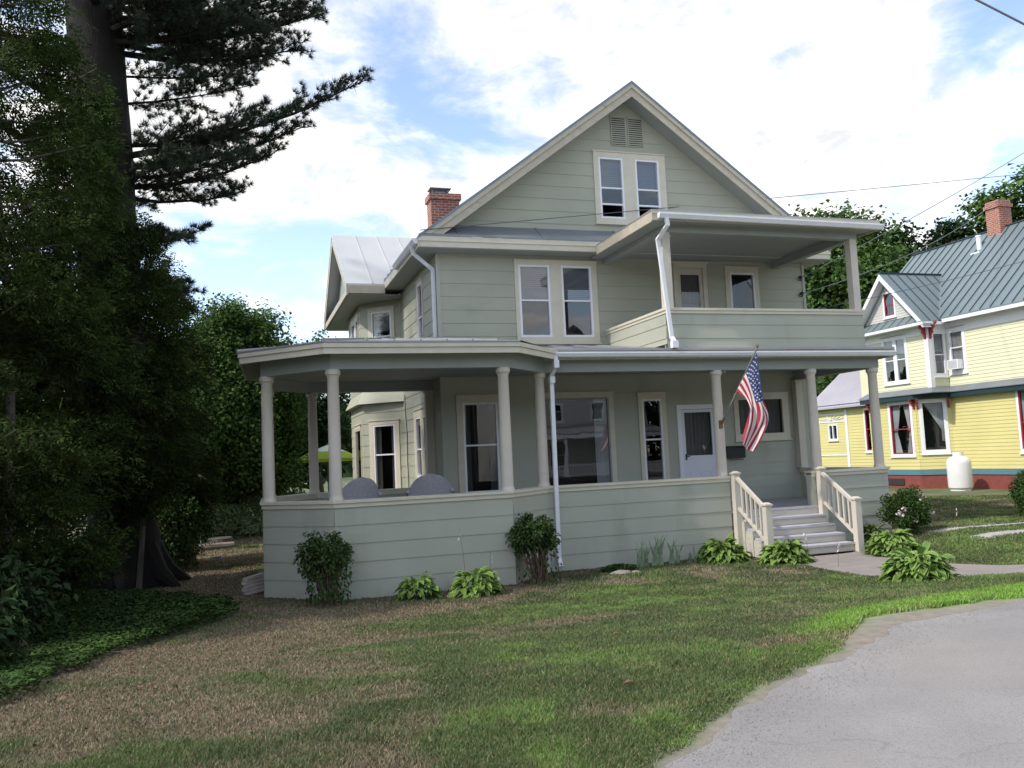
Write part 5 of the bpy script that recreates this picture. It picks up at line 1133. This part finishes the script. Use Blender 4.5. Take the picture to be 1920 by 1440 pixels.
# --- cedars (arborvitae)
def cedar(base, prof, n, label, seed, mat_='cedar', gap=.0, stems=((0, 0, .12),), top=10, density=None, spray=.24):
    rng = np.random.default_rng(seed); root = empty('cedar_tree', base); tag(root, label, 'tree', 'cedars under the pine')
    mb = MB(); rnd = random.Random(seed); bx_, by_, bz_ = base
    for sx, sy, r in stems: trunk(mb, [(bx_+sx+.15*sin(z*.5+sx), by_+sy, bz_+z) for z in np.linspace(0, top, 12)], [r*(1-.08*i) for i in range(12)], 9)
    zz = [p[0] for p in prof]; rr = [p[1] for p in prof]; wt = [p[2] if len(p) > 2 else 1 for p in prof]
    zs = rng.uniform(zz[0], zz[-1], n*3); keep = rng.random(n*3) < np.interp(zs, zz, np.array(rr)*np.array(wt))/max(np.array(rr)*np.array(wt)); zs = zs[keep][:n]; n = len(zs)
    # foliage sits on boughs
    nb = 130; bz = rng.uniform(zz[0], zz[-1], nb); ba = rng.uniform(0, 2*pi, nb); bl = np.interp(bz, zz, rr)*rng.uniform(.65, 1.15, nb)
    for i in range(nb):
        a = ba[i]; p = Vector((bx_+stems[0][0], by_+stems[0][1], bz_+max(.1, bz[i]-.15))); q = Vector((bx_+bl[i]*cos(a)*.92, by_+bl[i]*sin(a)*.92, bz_+bz[i]+.1)); mb.tube([p, p.lerp(q, .5)-Vector((0, 0, .1)), q], [.03, .02, .006], 5)
    mb.build('trunk', M['bark2'], root, smooth=True)
    bi = np.array([rng.choice(np.argsort(np.abs(bz-z))[:9]) for z in zs]); t = rng.random(n)**.55
    spread = .12+.25*t
    ang = ba[bi]+rng.normal(size=n)*.16/np.maximum(.3, t); rad = bl[bi]*t; zc = bz[bi]+rng.normal(size=n)*.13+.1*t-.05
    C0 = np.c_[bx_+rad*np.cos(ang)+rng.normal(size=n)*.08, by_+rad*np.sin(ang)+rng.normal(size=n)*.08, bz_+np.maximum(.1, zc)]
    out = np.c_[np.cos(ang), np.sin(ang), rng.uniform(-.9, .2, n)]+rng.normal(size=(n, 3))*.35; out /= np.linalg.norm(out, axis=1, keepdims=True)
    nrm = np.cross(out, rng.normal(size=(n, 3))*.6+np.array([0, 0, .4])); nrm = np.cross(out, nrm)+rng.normal(size=(n, 3))*.4; side = np.cross(out, nrm); side /= np.linalg.norm(side, axis=1, keepdims=True)
    K = 9; P_ = []; T_ = []; N2 = []
    for k in range(K):
        s = (k//2+.6)/5*spray; sg = (-1 if k % 2 else 1) if k < K-1 else 0
        td = out*.75+side*sg*.75; P_.append(C0+out*s+side*sg*.045*(1.3-s/spray)+rng.normal(size=(n, 3))*.008); T_.append(td); N2.append(np.cross(out, side)+rng.normal(size=(n, 3))*.25)
    P_ = np.concatenate(P_); T_ = np.concatenate(T_); N2 = np.concatenate(N2)
    leaf_mesh('crown', P_, N2, rng.uniform(.05, .095, len(P_)), M[mat_], root, .36, rng, tdir=T_, fold=.03)
    return root
cedar((-8.75, -1.6, .02), [(.5, 1.3), (1.2, 1.6), (2.6, 2.05), (4, 1.9), (5.2, 1.5, .8), (6.6, 1.45, .55), (9.5, 1.3, .5)], 20000, 'large cedar with drooping sprays in front of the pine trunk', 61, stems=((-.35, 0, .12), (.1, .3, .09), (-.7, .2, .08)), top=9.4)
cedar((-8.05, 1.0, 0), [(1.5, .8), (2.4, 1.25), (3.8, 1.3), (4.8, 1.05, .9), (6, .9, .75), (7.4, .8, .7), (9.3, .4, .6)], 13500, 'slim cedar with light green tips close against the pine trunk', 62, 'cedar2', stems=((-.25, .1, .07),), top=8)
cedar((-7.15, 1.7, 0), [(1.5, .5), (2.2, .95), (3.4, 1.0), (4.6, .8), (5.6, .6), (6.8, .25)], 9000, 'young cedar half hiding the right side of the pine trunk', 65, stems=((0, 0, .05),), top=6.6)
cedar((-7.25, 6.0, 0), [(.3, 1.05), (2.0, 1.3), (4.2, 1.25), (5.6, .95), (7.0, .4)], 13000, 'narrow dark cedar just right of the pine trunk', 63, stems=((0, 0, .09),), top=6.4)
cedar((-11.3, 1.2, 0), [(.2, 2.2), (3, 2.4), (6, 1.8, .6), (9.5, 1.2, .45), (11, .4)], 12000, 'tall ragged cedar at the left edge behind the others', 64, stems=((0, 0, .14), (.6, .3, .1)), top=10.8)
# --- shrubs built from leaves on stems
def shrub(name, label, cat_, base, c, R, nl, ls, mat_='shrub', nst=16, group=None, seed=1, lobes=26, low=0, flowers=0, lean=.5, hollow=.5, outer=.2):
    rng = np.random.default_rng(seed); root = empty(name, base); tag(root, label, cat_, group); bx_, by_, bz_ = base; c = np.array(c, float); R = np.array(R, float)
    d = rng.normal(size=(lobes, 3)); d /= np.linalg.norm(d, axis=1, keepdims=True); lc = c+d*R*rng.uniform(.45, .85, (lobes, 1)); lr = R.mean()*rng.uniform(.25, .4, lobes)
    mb = MB()
    for i in range(nst):
        q = Vector(lc[i % lobes]); p = Vector((bx_+rng.normal()*.07, by_+rng.normal()*.06, bz_)); m = p.lerp(q, .5)+Vector((rng.normal()*.05, rng.normal()*.05, .05)); mb.tube([p, m, q, q+(q-m)*.3], [.012, .010, .006, .003], 5)
    mb.build('stems', M['stem'], root)
    k = rng.integers(0, lobes, nl); u = rng.normal(size=(nl, 3)); u /= np.linalg.norm(u, axis=1, keepdims=True); P_ = lc[k]+u*(lr[k]*rng.random(nl)**.45)[:, None]
    if low: 
        m_ = int(nl*low); a = rng.uniform(0, 2*pi, m_); r = R[0]*.75*rng.random(m_)**.5; P_[:m_] = np.c_[bx_+r*np.cos(a), by_+r*np.sin(a), bz_+rng.uniform(.04, c[2]-bz_, m_)]
    P_[:, 2] = np.maximum(P_[:, 2], bz_+.03)
    nr = (P_-c)/R*.7+rng.normal(size=(nl, 3))*.5+np.array([0, 0, .5]); td = (P_-c)/R+rng.normal(size=(nl, 3))*.6+np.array([0, 0, -.5])
    leaf_mesh('foliage', P_, nr, ls*rng.uniform(.6, 1.25, nl), M[mat_], root, .5, rng, tdir=td)
    if flowers:
        d = rng.normal(size=(flowers, 3)); d /= np.linalg.norm(d, axis=1, keepdims=True); d[:, 1] = -abs(d[:, 1]); d[:, 2] *= .6; fc = c+d*R*1.0; m_ = 9
        P_ = np.repeat(fc, m_, axis=0)+rng.normal(size=(flowers*m_, 3))*.022; leaf_mesh('blossoms', P_, rng.normal(size=(flowers*m_, 3)), .055, M['flower'], root, .6, rng)
    return root
FS_ = 'shrubs against the porch wall'
shrub('shrub', 'loose dark green shrub at the left corner of the porch wall', 'shrub', (-4.12, -1.50, 0), (-4.15, -1.45, .78), (.47, .36, .42), 3400, .075, 'shrub', 22, FS_, 71, low=.22, lobes=34)
shrub('shrub', 'round topped shrub with bare brown stems beside the white downspout', 'shrub', (-.62, -1.30, 0), (-.66, -1.25, .82), (.52, .42, .34), 4200, .075, 'shrub', 46, FS_, 72, low=.05, lobes=36)
shrub('flowering_shrub', 'dark rounded shrub with pale pink blossoms right of the steps', 'shrub', (7.45, -.85, .18), (7.45, -.85, .72), (.56, .5, .44), 8000, .055, 'yew', 20, None, 73, flowers=13, lobes=36)
shrub('box_shrub', 'clipped green shrub at the right edge of the lawn', 'shrub', (11.25, -.6, .3), (11.25, -.6, .90), (.60, .60, .46), 15000, .055, 'yew', 20, None, 74, low=.35, lobes=60)
shrub('shrub', 'leafy bush at the foot of the pine, right of its trunk', 'shrub', (-6.85, 5.0, 0), (-6.85, 5.0, .95), (.75, .7, .85), 5200, .10, 'shrub', 16, None, 75, low=.2, lobes=36)
shrub('shrub', 'low dark bush at the bottom left edge of the picture', 'shrub', (-8.45, -5.3, .15), (-8.5, -5.2, .75), (.95, .8, .75), 4200, .12, 'dark', 16, 'bushes along the left border', 76, low=.3, lobes=36)
shrub('shrub', 'broad leafed bush in the left border under the large cedar', 'shrub', (-8.6, -3.2, .03), (-8.6, -3.1, .7), (1.1, .9, .7), 4200, .12, 'dark', 16, 'bushes along the left border', 77, low=.3, lobes=36)
shrub('shrub', 'brighter green sapling at the front of the left border', 'shrub', (-7.75, -4.7, .1), (-7.75, -4.7, .42), (.28, .28, .28), 420, .11, 'shrub', 8, 'bushes along the left border', 78, low=.2, lobes=12)
shrub('shrub', 'tall dark undergrowth filling the gap behind the left cedars', 'shrub', (-11.5, 5.5, 0), (-11.5, 5.5, 1.3), (2.6, .8, 1.2), 9000, .15, 'dark', 20, 'bushes along the left border', 79, low=.3, lobes=50)
def hedge(label, p, q, h, w, n, ls, m_, seed):
    rng = np.random.default_rng(seed); p = np.array(p, float); q = np.array(q, float); d = q-p; L = np.linalg.norm(d); d /= L; s = np.array([-d[1], d[0]]); t = rng.random(n)*L; hh = h*(.8+.35*vnoise(t, t*0, .7, seed)); a = rng.uniform(0, 1, n)
    o_ = (rng.random(n)-.5)*2; z = hh*np.sqrt(np.maximum(0, 1-np.abs(o_)**3))*rng.random(n)**.35; P_ = np.c_[p[0]+d[0]*t+s[0]*o_*w/2, p[1]+d[1]*t+s[1]*o_*w/2, z]; nr = np.c_[s[0]*o_, s[1]*o_, np.full(n, .7)]+rng.normal(size=(n, 3))*.6
    root = empty('hedge', (p[0], p[1], 0)); tag(root, label, 'hedge'); leaf_mesh('foliage', P_, nr, ls*rng.uniform(.6, 1.3, n), M[m_], root, .5, rng)
    mb = MB()
    for k in range(14): x = p+d*L*(k+.5)/14; mb.tube([(x[0], x[1], 0), (x[0]+.05, x[1], h*.6)], [.02, .008], 5)
    mb.build('stems', M['stem'], root)
hedge('pale green hedge across the back yard left of the porch', (-7.3, 11.6), (-3.2, 15.8), 1.15, 1.2, 15000, .09, 'hedge', 81)
# --- hostas
def hosta(x, y, w, h, label, seed, n=58, light=1.0):
    rng = np.random.default_rng(seed); z0 = hz(x, y); root = empty('hosta', (x, y, z0)); tag(root, label, 'plant', 'hostas along the porch and path'); V = []; F = []; Cc = []
    for i in range(int(n*3.6)):
        a = rng.uniform(0, 2*pi); rho = rng.random()**.5*.82; R_ = w*.5; bl = (.16+.08*rng.random())*(.6+w*.45); hw = bl*(.20+.06*rng.random()); rows = 5
        a2 = a+rng.normal()*.45; d = np.array([cos(a2), sin(a2)]); s = np.array([-d[1], d[0]]); off = len(V); br = .5+.8*rng.random(); vw = rng.uniform(.3, 1.0); tw = rng.uniform(-.5, .5)
        bx, by = x+cos(a)*rho*R_, y+sin(a)*rho*R_*.9; bz = z0+h*(1.02-.95*(rho/.8)**2.4)*rng.uniform(.80, 1.10); up_ = rng.normal()*.38+.05
        for r in range(rows+1):
            t = r/rows; rad = bl*t; z = max(z0+.012, bz+.18*bl*sin(pi*t)-bl*t*(.10+.35*rho-up_)); ww = hw*max(.05, sin(pi*min(1, (t*.9+.10)))**.7)
            for c_, sg in enumerate((-1, -.68, 0, .68, 1)):
                V.append((bx+d[0]*rad+s[0]*ww*sg, by+d[1]*rad+s[1]*ww*sg, z+ww*abs(sg)*.4+ww*sg*tw))
                Cc.append(np.array([.18, .31, .058])*light*br if abs(sg) < .8 else (np.array([.52, .58, .24])*vw+np.array([.14, .26, .05])*(1-vw))*light)
        for r in range(rows):
            for c_ in range(4): a_ = off+r*5+c_; F.append((a_, a_+1, a_+6, a_+5))
    np_mesh('leaves', V, F, M['hosta'], root, vcols=np.array(Cc), smooth=True)
    return root
hosta(-2.78, -1.72, .62, .30, 'smallest light green hosta below the middle of the porch wall', 1, 42)
hosta(-1.86, -1.80, .76, .32, 'pale edged hosta just left of the bare stemmed shrub', 2, 55)
hosta(3.25, -.72, .90, .34, 'hosta tucked against the left side of the front steps', 3, 70, .85)
hosta(3.98, -1.62, .86, .33, 'hosta in front of the left newel post of the steps', 4, 70, .9)
hosta(6.15, -1.88, .92, .34, 'hosta on the far side of the stone path, right of the steps', 5, 70, .95)
hosta(3.66, -5.20, .94, .36, 'largest hosta, on the near side of the stone path', 6, 90)
hosta(6.35, -1.05, .6, .38, 'dark green hosta squeezed against the right newel post', 7, 36, .55)
# flower stalks and weeds
def stalks(label, pts, name='flower_stalk', fl=True):
    for i, (x, y, h) in enumerate(pts):
        mb = MB(); z0 = hz(x, y); l = Vector((random.uniform(-.08, .08), random.uniform(-.05, .05), 0)); mb.tube([(x, y, z0), Vector((x, y, z0+h*.6))+l*.4, Vector((x, y, z0+h))+l], [.004, .003, .002], 4, 0)
        if fl:
            for k in range(4): a = random.uniform(0, 6.28); c = Vector((x, y, z0+h-.03-.035*k))+l; mb.add([c, c+Vector((.02*cos(a), .02*sin(a), -.015)), c+Vector((.035*cos(a+.3), .035*sin(a+.3), -.05)), c+Vector((.012*cos(a+.8), .012*sin(a+.8), -.04))], [(0, 1, 2, 3)], 1)
        o = mb.build(name, [M['stem'], M['flower']]); tag(o, label[i], 'plant', 'thin flower stalks')
stalks(['tall thin flower stalk above the pale edged hosta', 'short nodding flower stalk beside the bare stemmed shrub', 'wispy weed stem rising in front of the stair treads', 'wispy weed stem at the edge of the stone path', 'pale flower stalk leaning over the lawn right of the path'], [(-1.95, -1.55, 1.02), (-1.55, -1.5, .62), (4.5, -1.6, .55), (4.35, -2.6, .45), (8.0, -1.6, .5)])
def iris(x, y, n, h, label, seed):
    rng = random.Random(seed); mb = MB(); z0 = hz(x, y)
    for i in range(n):
        a = rng.uniform(-1, 1); hh = h*rng.uniform(.6, 1.05); bx_ = x+rng.uniform(-.12, .12); dx = a*.32*hh; dy = rng.uniform(-.12, .06); w = .024+.012*rng.random(); pv = []
        for r in range(6):
            t = r/5; ww = w*(1-t**2.2); pv.append((bx_+dx*t*t, y+dy*t, z0+hh*(t-.05*t*t)));
            pv[-1] = (pv[-1], ww)
        for r in range(5):
            (p, w0), (q, w1) = pv[r], pv[r+1]; mb.quad((p[0]-w0, p[1], p[2]), (p[0]+w0, p[1]+.006, p[2]), (q[0]+w1, q[1]+.006, q[2]), (q[0]-w1, q[1], q[2]))
    o = mb.build('iris_plant', M['iris']); tag(o, label, 'plant', 'iris clumps under the porch wall')
iris(1.62, -.62, 10, .56, 'upright grey green iris clump, leftmost of the row', 1); iris(1.92, -.66, 17, .62, 'fullest iris clump in the middle of the row', 2); iris(2.28, -.60, 8, .54, 'short iris clump right of the fullest one', 3); iris(2.68, -.55, 3, .36, 'few thin iris blades near the hosta by the steps', 4)
rng = np.random.default_rng(90); n = 700; a = rng.uniform(0, 6.28, n); r = rng.random(n)**.5; P_ = np.c_[1.05+.34*r*np.cos(a), -.80+.16*r*np.sin(a), .03+.13*rng.random(n)*(1-r*.5)]
ro_ = empty('low_plant', (1.05, -.8, 0)); tag(ro_, 'low spreading green plant behind a flat stone under the porch wall', 'plant'); leaf_mesh('leaves', P_, rng.normal(size=(n, 3))*.5+np.array([0, 0, 1]), .055, M['shrub'], ro_, .5, rng)
# --- pachysandra bed
def inside(x, y, poly):
    c = np.zeros(len(x), bool); n = len(poly)
    for i in range(n):
        (x0, y0), (x1, y1) = poly[i], poly[(i+1) % n]; m = ((y0 > y) != (y1 > y)) & (x < (x1-x0)*(y-y0)/(y1-y0+1e-12)+x0); c ^= m
    return c
BED = [(-5.40, -1.35), (-5.62, -2.0), (-6.3, -3.2), (-7.05, -4.7), (-7.15, -6.2), (-7.5, -8.3), (-8.5, -10), (-13, -10), (-13, 2), (-8.2, 1.9), (-6.6, .9), (-5.7, -.3)]
rng = np.random.default_rng(91); n = 150000; x = rng.uniform(-13, -5.3, n); y = rng.uniform(-10, 2, n)
xj = x+.5*(fbm(x, y, .5, 31)-.5); yj = y+.5*(fbm(x, y, .5, 32)-.5); k = inside(xj, yj, BED) & ((x > -9.5)|(rng.random(n) < .3)); x = x[k]; y = y[k]; n = len(x)
hh = .10+.11*fbm(x, y, .6, 33); P_ = np.c_[x, y, H(x, y)+hh*rng.random(n)**.4]; a = rng.uniform(0, 6.28, n); td = np.c_[np.cos(a), np.sin(a), rng.uniform(-.3, .5, n)]
o = leaf_mesh('ground_cover', P_, np.c_[rng.normal(size=(n, 2))*.35, np.ones(n)], rng.uniform(.05, .085, n), M['pach'], None, .5, rng, tdir=td); tag(o, 'low leafy ground cover spreading under the pine and cedars', 'ground cover', kind='stuff')
# --- grass blades
def grass():
    rng = np.random.default_rng(92); Xs = []; 
    cam = np.array([-5.376, -15.136])
    n = 1500000; dd = rng.uniform(4.3, 32, n)**1.0; 
    # more blades close by: sample distance with density falling as 1/d
    dd = 4.3*np.exp(rng.random(n)*np.log(30/4.3)); az = rng.uniform(radians(-50), radians(68), n); fw = radians(17.7); a = az*.62+fw+radians(0)
    x = cam[0]+dd*np.sin(a); y = cam[1]+dd*np.cos(a)
    ok = (y-road_y(x) > -.02)
    ok &= ~inside(x, y, [(HX0-3.8, 3.7), (-5.05, 2.55), (-5.05, -.03), (-3.97, -1.13), (-.98, -1.13), (.05, -.12), (3.9, -.12), (3.9, -1.28), (6.0, -1.28), (6.0, -.1), (7.72, -.1), (7.9, 2.6), (8.0, 14), (-2.3, 14), (-2.3, 8)])
    ok &= ~inside(x, y, NEARP+FARP[::-1])
    ok &= ~inside(x, y, [(7.7, -1.05), (30, -3), (30, -3.8), (9.6, -1.5), (7.9, -1.35)]) & ~inside(x, y, [(7.7, -2.15), (9.6, -2.35), (30, -5), (30, -6), (9.4, -2.85), (7.7, -2.55)])
    ok &= ~inside(x, y, BED)
    x = x[ok]; y = y[ok]; dd = dd[ok]
    c, dry, viv_sun, verge = lawn_colour(x, y)
    soil = (y > -1.75) & (y < -1.0) & (x > -4.5) & (x < 4)
    keep = (rng.random(len(x)) > verge*2.2) & (rng.random(len(x)) > dry*.45) & (rng.random(len(x)) > soil*.5); x = x[keep]; y = y[keep]; dd = dd[keep]; c = c[keep]; dry = dry[keep]; viv_sun = viv_sun[keep]; n = len(x)
    h = (.030+.022*rng.random(n)+.014*viv_sun)*(1-.42*dry)*np.clip((y-road_y(x))*2.2, .35, 1)*(.6+.8*fbm(x, y, .5, 41)); w = .0016+.00042*dd
    a = rng.uniform(0, 2*pi, n); l = rng.uniform(.15, .9, n)*h; d2 = rng.uniform(0, 2*pi, n); z = H(x, y)
    px_, py_ = np.cos(a)*w, np.sin(a)*w; lx, ly = np.cos(d2)*l, np.sin(d2)*l
    V = np.empty((n, 5, 3)); V[:, 0] = np.c_[x-px_, y-py_, z]; V[:, 1] = np.c_[x+px_, y+py_, z]; V[:, 2] = np.c_[x+px_*.7+lx*.4, y+py_*.7+ly*.4, z+h*.6]; V[:, 3] = np.c_[x-px_*.7+lx*.4, y-py_*.7+ly*.4, z+h*.6]; V[:, 4] = np.c_[x+lx, y+ly, z+h]
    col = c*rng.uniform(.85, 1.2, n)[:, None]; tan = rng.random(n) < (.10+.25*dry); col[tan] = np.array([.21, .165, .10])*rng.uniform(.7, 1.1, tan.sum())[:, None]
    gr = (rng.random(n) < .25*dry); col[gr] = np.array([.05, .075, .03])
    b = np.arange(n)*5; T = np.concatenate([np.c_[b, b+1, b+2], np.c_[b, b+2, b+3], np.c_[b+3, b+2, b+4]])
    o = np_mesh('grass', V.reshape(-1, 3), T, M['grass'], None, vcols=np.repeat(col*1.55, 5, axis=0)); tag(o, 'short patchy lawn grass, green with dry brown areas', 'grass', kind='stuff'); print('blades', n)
grass()
# fallen leaves
for i, (x, y, lb) in enumerate([(-1.95, -7.35, 'curled brown fallen leaf in the middle of the lawn'), (-2.75, -9.35, 'brown fallen leaf near the bare patch by the road'), (1.9, -7.3, 'brown fallen leaf on the bright grass strip by the road'), (.9, -3.7, 'brown fallen leaf on the lawn toward the steps')]):
    mb = MB(); z = hz(x, y)+.045; mb.add([(x-.04, y, z), (x, y-.025, z+.015), (x+.045, y, z+.005), (x, y+.025, z+.02)], [(0, 1, 2), (0, 2, 3)]); o = mb.build('fallen_leaf', M['brass']); tag(o, lb, 'leaf', 'fallen leaves')
# loose crumbs of stone along the road edge, litter under the pine
def crumbs():
    rng = np.random.default_rng(93); n = 7000; x = rng.uniform(-4.2, 6, n); d = rng.normal(size=n)*.20-.14; y = road_y(x)-.02+d; sz = rng.uniform(.002, .006, n); z = H(x, y)+.016
    o = np.array([[1, 0, 0], [0, 1, 0], [-1, 0, 0], [0, -1, 0], [0, 0, .7]]); V = np.c_[x, y, z][:, None]+o[None]*sz[:, None, None]*rng.uniform(.6, 1.3, (n, 5, 1))
    b = np.arange(n)*5; F = np.concatenate([np.c_[b+i, b+(i+1) % 4, b+4] for i in range(4)]); q = np_mesh('gravel', V.reshape(-1, 3), F, M['stones']); tag(q, 'loose stone crumbs scattered along the road edge', 'gravel', kind='stuff')
    n = 5200; x = rng.uniform(-8, -1.5, n); y = rng.uniform(-9.5, 5, n); k = (rng.random(n) < np.clip(1.2-(x+7.5)/4.5, .08, 1))&((y < -1.3)|(x < -5.2)); x = x[k]; y = y[k]; n = len(x)
    q = leaf_mesh('leaf_litter', np.c_[x, y, H(x, y)+rng.uniform(.015, .04, n)], np.c_[rng.normal(size=(n, 2))*.4, np.ones(n)], rng.uniform(.015, .05, n), M['leaflitter'], None, .5, rng); tag(q, 'dry leaf and needle litter on the lawn near the pine', 'leaf litter', kind='stuff')
crumbs()
# --- small things
st_ = MB(); st_.lathe([(.40, 0), (.36, .1), (.33, .26), (.30, .28)], (-5.95, 10.3, 0), 18); o = st_.build('tree_stump', M['bark2']); tag(o, 'cut tree stump in the back yard before the hedge', 'stump')
st_ = MB(); trunk(st_, [(-6.6, 9.6, .08), (-5.6, 9.9, .08)], [.11, .09], 10); o = st_.build('log', M['wood']); tag(o, 'grey log lying in front of the tree stump', 'log')
for i, (x, y, r, lb) in enumerate([(-5.95, 7.2, .16, 'small grey rock in the grass below the stump'), (-6.45, 8.3, .12, 'smaller rock beside the leafy bush'), (.95, -1.12, .17, 'flat grey stone edging the low plant'), (1.25, -1.10, .10, 'little grey stone right of the flat one')]):
    mb = MB(); mb.lathe([(r*.8, 0), (r, r*.2), (r*.8, r*.4), (r*.3, r*.5)], (x, y, hz(x, y)-.01), 9)
    mb.v = [(x+(a-x)*(1+.3*sin(i+a*40)), y+(b-y)*(.6+.2*cos(b*30)), c) for a, b, c in mb.v]; o = mb.build('rock', M['paver'], smooth=True); tag(o, lb, 'rock', 'loose rocks')
bf = empty('bird_feeder', (-6.42, 9.4, 0)); tag(bf, 'bird feeder with red roof on a thin post at the back of the yard', 'bird feeder')
mb = MB(); mb.tube([(-6.42, 9.4, 0), (-6.42, 9.4, 2.05)], .018, 8); mb.build('post', M['pole'], bf); mb = MB(); mb.lathe([(.17, 1.42), (.18, 1.47), (.03, 1.48)], (-6.42, 9.4, 0), 14); mb.build('tray', M['wood'], bf); mb = MB(); mb.lathe([(.17, 1.92), (.02, 2.06)], (-6.42, 9.4, 0), 14); mb.build('feeder_roof', M['wood'], bf)
wp = empty('wood_pile', (-5.2, .25, 0)); tag(wp, 'small pile of pale weathered boards at the left foot of the porch wall', 'wood pile')
for k in range(5): mb = MB(); mb.bar((-5.34-.03*(k % 2), .32, .04+.058*k), (-5.05, .55+.03*k, .06+.060*k), .09, .05); mb.build('board', M['paleboard'], wp)
br_ = MB(); br_.box(8.25, 8.37, .55, .75, .28, .50); o = br_.build('brick_block', M['redbrick']); tag(o, 'small reddish block standing by the right end of the porch wall', 'brick')
# ------------------------------------------------------------------ parts were written in world coordinates: rebase each root
def settle():
    bpy.context.view_layer.update()
    for root in [o for o in scene.objects if o.parent is None and o.type == 'EMPTY' and o.get('world_parts', 1)]:
        inv = Matrix.Identity(4)
        if root.get('local'): continue
        for ch in root.children:
            if ch.type == 'MESH': ch.matrix_parent_inverse = root.matrix_world.inverted()
for o in scene.objects:
    if o.name.startswith('wicker_chair') or o.get('loc_parts'): o['local'] = 1
settle()
for o in scene.objects:
    for k in ('local', 'loc_parts', 'world_parts'):
        if k in o: del o[k]
